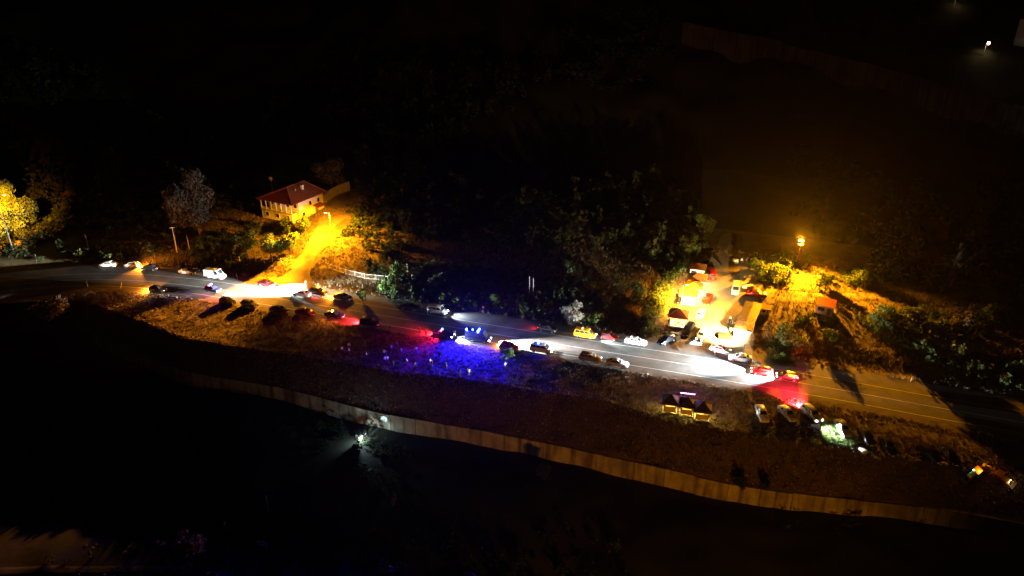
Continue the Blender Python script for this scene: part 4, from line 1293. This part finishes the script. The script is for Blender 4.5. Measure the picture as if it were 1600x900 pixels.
KH, KT, KB = 20.0, 20.0, 6.5     # lamp powers for this long night exposure
PAINTS = dict(white=paint('white', (.72, .72, .70)), silver=paint('silver', (.42, .43, .45)), black=paint('black', (.012, .012, .014)),
              grey=paint('grey', (.10, .10, .11)), red=paint('red', (.42, .012, .010)), maroon=paint('maroon', (.13, .010, .012)),
              yellow=paint('yellow', (.72, .36, .012)), navy=paint('navy', (.015, .02, .07)), brown=paint('brown', (.16, .10, .05)), police=paint('police', (.55, .56, .60)))
G1, G2, G3, G4 = 'cars along the upper road edge', 'cars along the lower road edge', 'vehicles in the yard', 'cars parked on the lower verge'
RR = (1, .165); RL = (-1, -.165)
V = vehicle
# ---- upper road edge, from left
V('sedan', 169, 416, (-1, 0.0), 'white', 'white car farthest left on the upper side of the bend', G1)
V('hatch', 206, 417, (-1, -.03), 'white', 'white car with orange tail lamp, second on the bend', G1, amber=500)
V('sedan', 235, 421, (-1, -.06), 'black', 'dark car right of the two white cars on the bend', G1)
V('sedan', 294, 427, (1, .10), 'white', 'white car just left of the white van', G1)
V('panel_van', 337, 434, (1, .12), 'white', 'white panel van parked on the upper road edge', G1)
V('sedan', 417, 446, (1, .15), 'maroon', 'dark red car with lit lamps at the driveway mouth', G1, head=14000, tail=60, head_dir=.10, head_col=(.80, 1.0, .82), hspot=66, htilt=.0)
V('sedan', 472, 462, (-1, -.15), 'white', 'white car with dazzling headlights heading left on the road', G1, head=42000, tail=40, name='moving_car', hspot=58, htilt=-.32, head_dir=.08, head_col=(1, .95, .85))
V('suv', 497, 460, RR, 'black', 'black estate car at the right of the driveway mouth', G1, tail=0, amber=100)
V('sedan', 536, 467, RR, 'black', 'black car with orange lamps below the pale fence', G1, amber=260)
V('sedan', 640, 483, RR, 'black', 'dark unlit car left of the pink lit minivan', G1)
V('minivan', 684, 489, RR, 'white', 'white minivan with pinkish light on its side', G1, head=500, hspot=60)
V('hatch', 855, 517, RR, 'black', 'dark car with small red light alone above the road', G1, tail=30)
V('minivan', 914, 526, RR, 'yellow', 'yellow taxi van on the upper road edge', G1, head=800, hspot=60, taxi=True)
V('sedan', 950, 529, RR, 'maroon', 'dark red car between the yellow taxi and white car', G1)
V('sedan', 993, 537, RR, 'white', 'white saloon right of the dark red car', G1)
# ---- lower road edge
V('hatch', 247, 455, (1, .06), 'black', 'dark car with orange lamp alone below the bend', G2, amber=420)
V('hatch', 333, 455, (1, .20), 'navy', 'police car with red and blue beacons and lit headlights', G2, head=420, tail=0, name='police_car',
  beacon=[(0, -.45, B_RED, (1, .1, .3), 120), (0, .1, B_BLUE, BLUE, 0), (0, .45, B_BLUE, BLUE, 420)])
V('hatch', 356, 474, (1, .20), 'black', 'dark hatchback with pink and orange lamps on the verge', G2, tail=90, amber=0)
V('hatch', 390, 478, (1, .20), 'grey', 'grey hatchback casting a long shadow on the verge', G2)
V('sedan', 437, 487, RR, 'black', 'black car on the lower edge right of the glare', G2)
V('sedan', 477, 491, RR, 'maroon', 'black and maroon car second right of the glare', G2)
V('sedan', 523, 495, RR, 'navy', 'car with glowing amber beacon on the lower edge', G2, name='escort_car', beacon=[(0, -.1, B_AMB, AMBER, 420)])
V('suv', 578, 508, RR, 'black', 'black car with red glow behind it on the lower edge', G2, tail=900)
V('sedan', 693, 526, RR, 'navy', 'dark police saloon with blue beacons and red tail lamps', G2, name='police_car', tail=420, head=1000, hspot=80,
  beacon=[(0, -.4, B_RED, (1, .012, .16), 900, (-1.2, -1, -.25)), (0, .4, B_BLUE, BLUE, 0)])  # red beacon added to throw the pink band onto the verge
V('panel_van', 747, 532, RR, 'navy', 'police van ablaze with blue roof beacons', G2, name='police_van', head=30000, head_col=(1, .93, .9), hspot=50, htilt=-.03, head_dir=.06,
  beacon=[(-1.7, -.45, B_CYAN, BLUE, 9000), (-.4, -.2, B_BLUE, BLUE, 0), (.9, -.45, B_CYAN, BLUE, 15000), (.9, .45, B_BLUE, (.03, .05, 1), 1400, (.2, 1, -.5))])
V('hatch', 795, 545, RR, 'maroon', 'dark red hatchback ahead of the blue police van', G2, amber=60)
V('minivan', 846, 549, RR, 'silver', 'silver police minivan with bluish roof light', G2, name='police_minivan', head=160,
  beacon=[(0, -.4, B_BLUE, BLUE, 140), (0, .4, B_BLUE, BLUE, 0)])
V('suv', 922, 563, RR, 'brown', 'brownish dark car left of the silver saloon', G2)
V('sedan', 964, 571, RR, 'silver', 'silver saloon at the right end of the lower row', G2)
# ---- the road at right
V('hatch', 1190, 584, (-1, -.15), 'red', 'red car driving left behind its white headlight beam', 'moving traffic', head=17000, name='moving_car', hspot=60, tail=8, htilt=-.05)
V('hatch', 1230, 592, (-1, -.16), 'black', 'dark car with white lamps following the red car', 'moving traffic', head=7000, name='moving_car', hspot=100, htilt=-.2)
# ---- the yard
V('sedan', 1041, 534, (-1, .45), 'black', 'dark glossy car at the left corner of the yard', G3)
V('suv', 1075, 518, (-.8, 1.0), 'black', 'black estate car with striped reflections in the yard', G3)
V('hatch', 1096, 526, (-.75, 1.0), 'white', 'white car with headlights on leaving the yard', G3, head=1500)
V('hatch', 1095, 492, (.45, -1.0), 'white', 'white car in the glare beside the gazebos', G3)
V('sedan', 1105, 471, (-.5, 1.0), 'red', 'red car parked in front of the middle gazebos', G3)
V('suv', 1113, 432, (-.1, -1.0), 'red', 'dark red car at the top left of the yard', G3)
V('suv', 1102, 431, (-.1, -1.0), 'black', 'black car beside the dark red one at the yard top', G3)
V('minivan', 1149, 455, (-.1, 1.0), 'white', 'white van facing down in the upper yard', G3)
V('sedan', 1182, 462, (1, .06), 'red', 'bright red car above the long shed', G3)
V('sedan', 1126, 550, (1, .25), 'white', 'white saloon at the mouth of the yard, left one', G3)
V('sedan', 1156, 563, (-1, -.12), 'white', 'white saloon at the mouth of the yard, right one', G3)
# ---- lower verge at right
V('sedan', 1190, 650, (.38, 1.0), 'white', 'white car leftmost of the row on the lower verge', G4)
V('sedan', 1230, 650, (.9, 1.0), 'silver', 'silver car second in the row on the lower verge', G4)
V('suv', 1267, 651, (.9, .85), 'white', 'white car with red tail lamps and blazing headlights', G4, head=4200, tail=7000, hspot=60, head_dir=.20, head_col=(.95, 1.0, .92))
V('sedan', 1316, 673, (.62, 1.0), 'silver', 'car lit white along its side by headlights', G4)
V('sedan', 1353, 686, (.62, 1.0), 'navy', 'dark blue car right of the side lit car', G4)
V('sedan', 1386, 701, (.62, 1.0), 'black', 'barely visible black car in the dark row', G4)
V('suv', 1453, 716, (.9, 1.0), 'black', 'black car left of the pair near the digger', G4)
V('sedan', 1483, 716, (.75, 1.0), 'black', 'black car right of the pair near the digger', G4)

# ------------------------------------------------------------------ diggers at the lower right
def backhoe(px, py, hd, label, lit):
    p = at(px, py); q = at(px + hd[0] * 10, py + hd[1] * 10)
    root = empty('backhoe_loader'); place(root, p, (q.x - p.x, q.y - p.y)); root.scale = (.64, .64, .64)
    YL = PAINTS['yellow']
    b = MB(); b.box((0.9, 0, 1.15), (2.0, 1.0, .8)); b.box((-.2, 0, .75), (3.6, 1.1, .35)); b.build('chassis', YL, root)
    c = MB()
    for sx in (-1, 1):
        for sy in (-1, 1): c.box((-.6 + sx * .65, sy * .7, 2.0), (.09, .09, 1.5))
    c.box((-.6, 0, 1.2), (1.4, 1.5, .3)); c.build('cab_frame', YL, root)
    MB().box((-.6, 0, 2.8), (1.6, 1.7, .12)).build('cab_roof', YL, root)
    for s in (-1, 1): MB().box((-.6, s * .72, 2.0), (1.18, .03, 1.25)).build('cab_window', GLASS, root)
    MB().box((.08, 0, 2.0), (.03, 1.28, 1.25)).build('windscreen', GLASS, root)
    for x, r in ((-1.2, .78), (1.5, .50)):
        for s in (-1, 1):
            w = MB().tube((x, s * .62, r), (x, s * 1.02, r), r, r, 18).build('wheel', RUBBER, root, 40)
            MB().tube((x, s * .66, r), (x, s * 1.04, r), r * .5, r * .5, 12).build('rim', YL, w, 40)
    for s in (-1, 1): MB().beam((.9, s * .62, 1.3), (2.9, s * .62, .6), .14, .22).build('loader_arm', YL, root)
    MB().add([(2.8, -1.1, .1), (3.6, -1.1, .12), (2.9, -1.1, .95), (2.8, 1.1, .1), (3.6, 1.1, .12), (2.9, 1.1, .95)],
             [(0, 1, 2), (3, 5, 4), (0, 3, 4, 1), (0, 2, 5, 3)]).build('front_bucket', STEEL, root)
    MB().beam((-2.0, 0, 1.0), (-3.0, 0, 3.2), .24, .34).build('boom', YL, root)
    MB().beam((-3.0, 0, 3.2), (-4.1, 0, 1.7), .20, .26).build('dipper', YL, root)
    MB().add([(-4.0, -.35, 1.8), (-4.5, -.35, 1.2), (-3.9, -.35, .9), (-4.0, .35, 1.8), (-4.5, .35, 1.2), (-3.9, .35, .9)],
             [(0, 1, 4, 3), (1, 2, 5, 4), (0, 2, 1), (3, 4, 5)]).build('rear_bucket', STEEL, root)
    for s in (-1, 1): MB().beam((-1.9, s * .5, .8), (-2.1, s * 1.3, .1), .12, .18).build('stabiliser', YL, root)
    if lit:
        MB().tube((-.6, .5, 2.86), (-.6, .5, 3.12), .17, .13, 10).build('beacon', B_AMB, root)
        lamp('beacon_light', (-.6, .5, 3.45), 80, AMBER, .12, root)
        MB().box((.15, -.55, 2.85), (.14, .30, .22)).build('work_lamp', emit('work_lamp_cyan', (.25, .8, 1.0), 30), root)
    else:
        for s in (-1, 1): MB().box((2.0, s * .36, 1.5), (.12, .26, .2)).build('headlight', emit('warm_lamp', (1.0, .68, .35), 14), root)
        lamp('headlight_glow', (2.6, 0, 1.7), 25, (1, .6, .25), .2, root)
    return tag(root, label, 'digger', 'diggers at the end of the verge')
backhoe(1521, 739, (-.5, .9), 'yellow digger with amber beacon and cyan work lamp', True)
backhoe(1562, 745, (.6, .9), 'digger with warm headlamps and raised arm at far right', False)

# ================================================================== PEOPLE
SKIN = mat('skin', (.42, .26, .18), .6, var=.08, scale=6)
HAIR = mat('hair', (.025, .018, .014), .7, var=.3, scale=20)
CLOTH = dict(white=mat('cloth_white', (.70, .70, .72), .85, var=.08, scale=5), blue=mat('cloth_blue', (.05, .09, .30), .85, var=.15, scale=5),
             dark=mat('cloth_dark', (.03, .03, .035), .85, var=.2, scale=5), grey=mat('cloth_grey', (.25, .25, .27), .85, var=.15, scale=5),
             red=mat('cloth_red', (.40, .04, .04), .85, var=.15, scale=5), jeans=mat('jeans', (.04, .06, .12), .85, var=.2, scale=5))

def person_mesh(pose):
    """one continuous figure grown from a skeleton: feet, legs, pelvis, chest, arms, neck, head"""
    step = (.10, .18, .04)[pose]
    J = [((0, 0, .96), .15), ((0, 0, 1.18), .135), ((.01, 0, 1.38), .155), ((0, 0, 1.50), .065), ((.02, 0, 1.56), .07), ((.03, 0, 1.66), .098), ((.01, 0, 1.74), .07)]
    E = [(0, 1), (1, 2), (2, 3), (3, 4), (4, 5), (5, 6)]
    def chain(root, pts):
        prev = root
        for p, r in pts:
            J.append((p, r)); E.append((prev, len(J) - 1)); prev = len(J) - 1
        return prev
    hands = []
    for s in (-1, 1):
        f = step * s
        chain(0, [((0, s * .10, .88), .105), ((f * .5 + .03, s * .11, .50), .070), ((f - .03, s * .12, .10), .045), ((f + .02, s * .12, .045), .045), ((f + .14, s * .13, .035), .038)])
        if pose == 1 and s > 0:
            arm = [((.01, s * .20, 1.42), .065), ((.16, s * .30, 1.30), .046), ((.34, s * .26, 1.50), .034), ((.38, s * .25, 1.55), .036)]
        elif pose == 2:
            arm = [((.01, s * .20, 1.42), .065), ((-.02, s * .27, 1.14), .046), ((.20, s * .16, 1.06), .034), ((.26, s * .12, 1.08), .036)]
        else:
            arm = [((.01, s * .20, 1.42), .065), ((-.03, s * .25, 1.14), .046), ((.05, s * .27, .88), .034), ((.06, s * .265, .82), .036)]
        chain(2, arm); hands.append((Vector(arm[-1][0]), (Vector(arm[-1][0]) - Vector(arm[-2][0])).normalized()))
    me = bpy.data.meshes.new('tmp'); me.from_pydata([p for p, _ in J], E, []); me.update()
    o = bpy.data.objects.new('tmp', me); C.objects.link(o)
    md = o.modifiers.new('s', 'SKIN'); md.use_smooth_shade = True
    for i, (_, r) in enumerate(J): me.skin_vertices[0].data[i].radius = (r, r * (1.25 if i in (1, 2) else 1))
    me.skin_vertices[0].data[0].use_root = True
    sb = o.modifiers.new('u', 'SUBSURF'); sb.levels = 1; sb.render_levels = 1
    dg = bpy.context.evaluated_depsgraph_get(); dg.update()
    out = bpy.data.meshes.new_from_object(o.evaluated_get(dg)); out.name = 'body'
    bpy.data.objects.remove(o)
    bm = bmesh.new(); bm.from_mesh(out)
    for c, d in hands:      # five separate fingers of unequal length, the thumb leaving the side of the palm
        sd = d.orthogonal().normalized(); up = d.cross(sd)
        for k in range(5):
            ln = (.055, .075, .08, .075, .06)[k]
            st = c + d * (.02 if k else -.01) + sd * (.012 * (k - 2.5)) - (up * .02 if k == 0 else up * 0)
            dd = (d + up * .35 + (sd * -.9 if k == 0 else sd * 0)).normalized()
            r = .008; a = dd.orthogonal().normalized() * r; b = dd.cross(a)
            vs = [bm.verts.new(st + x) for x in (a, b, -a, -b)] + [bm.verts.new(st + dd * ln + x * .7) for x in (a, b, -a, -b)]
            for i in range(4): bm.faces.new((vs[i], vs[(i + 1) % 4], vs[4 + (i + 1) % 4], vs[4 + i]))
            bm.faces.new(vs[4:])
    # face: nose, brow and ears
    for c, s in (((.125, 0, 1.655), (.03, .016, .028)), ((.03, .10, 1.66), (.02, .012, .032)), ((.03, -.10, 1.66), (.02, .012, .032))):
        bmesh.ops.create_icosphere(bm, subdivisions=1, radius=1.0, matrix=Matrix.Translation(c) @ Matrix.Diagonal((*s, 1)))
    bm.to_mesh(out); bm.free()
    for _ in range(4): out.materials.append(None)
    zs = []
    for p in out.polygons:
        c = p.center
        hand = min((c - h).length for h, _ in hands) < .10
        p.material_index = 0 if (c.z > 1.50 or hand) else (1 if c.z > .97 or abs(c.y) > .19 else (3 if c.z < .09 else 2))
    return out
PM = [person_mesh(i) for i in range(3)]
_h = bmesh.new(); bmesh.ops.create_icosphere(_h, subdivisions=2, radius=.108)
for v in list(_h.verts):
    if v.co.x > .035 and v.co.z < .05: _h.verts.remove(v)
    elif v.co.z < -.05: _h.verts.remove(v)
HM = bpy.data.meshes.new('hair'); _h.to_mesh(HM); _h.free()

def person(px, py, top, legs, face, label, group=None, pose=0, z=None):
    p = at(px, py)
    root = bpy.data.objects.new('person', None); C.objects.link(root)
    root.location = p; root.rotation_euler = (0, 0, face); root.empty_display_size = .3
    k = random.uniform(.96, 1.04); root.scale = (k, k, k)
    b = link('body', PM[pose], None, root)
    for i, m in enumerate((SKIN, CLOTH[top], CLOTH[legs], PLASTIC)):
        b.material_slots[i].link = 'OBJECT'; b.material_slots[i].material = m
    h = link('hair', HM, HAIR, root); h.location = (.018, 0, 1.70)
    return tag(root, label, 'person', group)

CR = 'crowd on the blue lit verge'
crowd = [(546, 546, 'white', 'topmost of the tight white clad cluster at left'), (546, 554, 'white', 'bottom right of the tight white clad cluster'), (535, 552, 'white', 'middle of the tight white clad cluster'),
         (538, 554, 'grey', 'lowest of the tight white clad cluster'), (525, 553, 'grey', 'alone left of the white clad cluster'), (571, 543, 'blue', 'above the gap right of the white clad cluster'),
         (573, 560, 'grey', 'alone below, right of the white clad cluster'), (566, 568, 'dark', 'at the lower grass edge, leftmost'), (600, 557, 'white', 'upper left of the middle group'),
         (603, 559, 'blue', 'close right of the white shirt in the middle group'), (602, 568, 'white', 'left of the low pair in the middle group'), (606, 568, 'grey', 'right of the low pair in the middle group'),
         (615, 575, 'grey', 'at the lower edge below the middle group'), (612, 550, 'blue', 'by the purple lit grass edge'), (620, 545, 'grey', 'at the top of the purple lit grass'),
         (627, 555, 'grey', 'right of the purple lit grass'), (636, 570, 'white', 'alone in the lower middle'), (649, 577, 'grey', 'at the lower edge, middle'),
         (650, 553, 'white', 'bright shirt right of the middle'), (665, 556, 'dark', 'dark silhouette with a long shadow'), (673, 571, 'white', 'left of the pale pair at right'), (675, 574, 'red', 'right of the pale pair at right'),
         (682, 550, 'red', 'left of the upper pair by the row of cars'), (692, 546, 'white', 'white shirt nearest below the police saloon'), (687, 561, 'dark', 'left of the dark pair on bright blue grass'),
         (691, 559, 'blue', 'right of the dark pair on bright blue grass'), (697, 578, 'grey', 'lower right below the dark pair'), (719, 589, 'dark', 'dark figure left of the waving one')]
for i, (px, py, c, w) in enumerate(crowd):
    person(px, py, c, 'dark' if i % 3 else 'jeans', random.uniform(0, 6.28), 'person in %s top standing, %s' % (c, w), CR, (0, 2, 0)[i % 3])
person(733, 588, 'white', 'grey', 2.0, 'person in white raising an arm at the right of the crowd', CR, 1)
for (px, py, c, lab) in [(610, 518, 'blue', 'person in blue standing beside the black glowing car'), (656, 521, 'dark', 'person in dark clothes left of the police saloon'), (666, 525, 'red', 'person in red top next to the police saloon'),
                         (711, 527, 'white', 'person in white between police saloon and police van'), (789, 577, 'white', 'person in white next to the small tree trunk'), (656, 487, 'grey', 'person in grey behind the pink lit minivan, left'),
                         (661, 488, 'dark', 'person in dark top behind the pink lit minivan, middle'), (668, 490, 'white', 'person in white behind the pink lit minivan, right'), (479, 448, 'dark', 'person in dark clothes on the driveway bank'),
                         (1117, 556, 'white', 'person in white at the mouth of the yard'), (1140, 505, 'grey', 'person in grey in the middle of the yard'), (1142, 510, 'dark', 'person in dark clothes in the middle of the yard'),
                         (1158, 413, 'white', 'person in white at the top of the yard'), (1166, 412, 'grey', 'person in grey at the foot of the hill path')]:
    person(px, py, c, 'dark', random.uniform(0, 6.28), lab, None, random.choice((0, 2)))

# ------------------------------------------------------------------ search party lamp in the field
sp = at(563, 694)
person(560, 697, 'dark', 'dark', .9, 'person in dark clothes holding a searchlight in the field', None, 1)
plant('lit_thicket', at(566, 688), 1.2, 1.9, 'round1', LEAF_P, 'thicket blazing white in the searchlight', None, leaf_size=.16, trunk=True)
plant('lit_thicket', at(556, 699), .6, 1.0, 'round2', LEAF_L, 'small green bush at the left of the searchlight', None, leaf_size=.12, trunk=True)
plant('lit_thicket', at(588, 710), 1.0, .9, 'round0', LEAF_P, 'low grey thicket right of the searchlight', None, leaf_size=.14, trunk=True)
def searchlight():
    root = empty('searchlight', (sp.x - .35, sp.y - .6, sp.z + .15))
    MB().tube((0, 0, .9), (.12, .22, .95), .10, .16, 12).build('housing', PLASTIC, root)
    MB().tube((.12, .22, .95), (.13, .235, .953), .15, .15, 12).build('lens', emit('search_lens', (.75, .95, 1.0), 60), root)
    for k in range(3):
        a = k * 2.09
        MB().tube((0, 0, .9), (math.cos(a) * .35, math.sin(a) * .35, -.2), .018, .018, 5).build('tripod_leg', STEEL, root)
    o = lamp('search_beam', (.2, .3, 1.0), 11000, (.70, .95, 1.0), .1, root, 76, .9)
    o.rotation_euler = Vector((.45, 1, -.45)).to_track_quat('-Z', 'Y').to_euler()
    lamp('lens_glow', (.2, .3, 1.2), 1000, (.65, .93, 1.0), .1, root)
    o = lamp('wall_beam', (.2, .3, 1.25), 22000, (.40, .80, 1.0), .1, root, 13, .5)
    tgt = Vector((*un(604, 652, -7), -7.0)) - Vector(root.location)
    o.rotation_euler = (tgt - Vector((.2, .3, 1.25))).to_track_quat('-Z', 'Y').to_euler()
    tag(root, 'white searchlight on a tripod lighting shrubs in the field', 'searchlight')
searchlight()

# ================================================================== HAZE ADDED FOR LAMP GLOW
def haze():  # air volume added to imitate lens bloom around the lamps
    me = MB().box((0, 380, 150), (1100, 900, 330)).mesh('haze')
    m = bpy.data.materials.new('haze'); m.use_nodes = True
    nt = m.node_tree; nt.nodes.remove(nt.nodes['Principled BSDF'])
    v = nt.nodes.new('ShaderNodeVolumePrincipled')
    v.inputs['Color'].default_value = (.85, .86, .9, 1); v.inputs['Density'].default_value = 0.000024; v.inputs['Anisotropy'].default_value = 0.85
    nt.links.new(v.outputs[0], nt.nodes['Material Output'].inputs['Volume'])
    tag(link('haze', me, m), 'thin haze added for lamp glow over the whole valley', None, None, 'stuff')
haze()
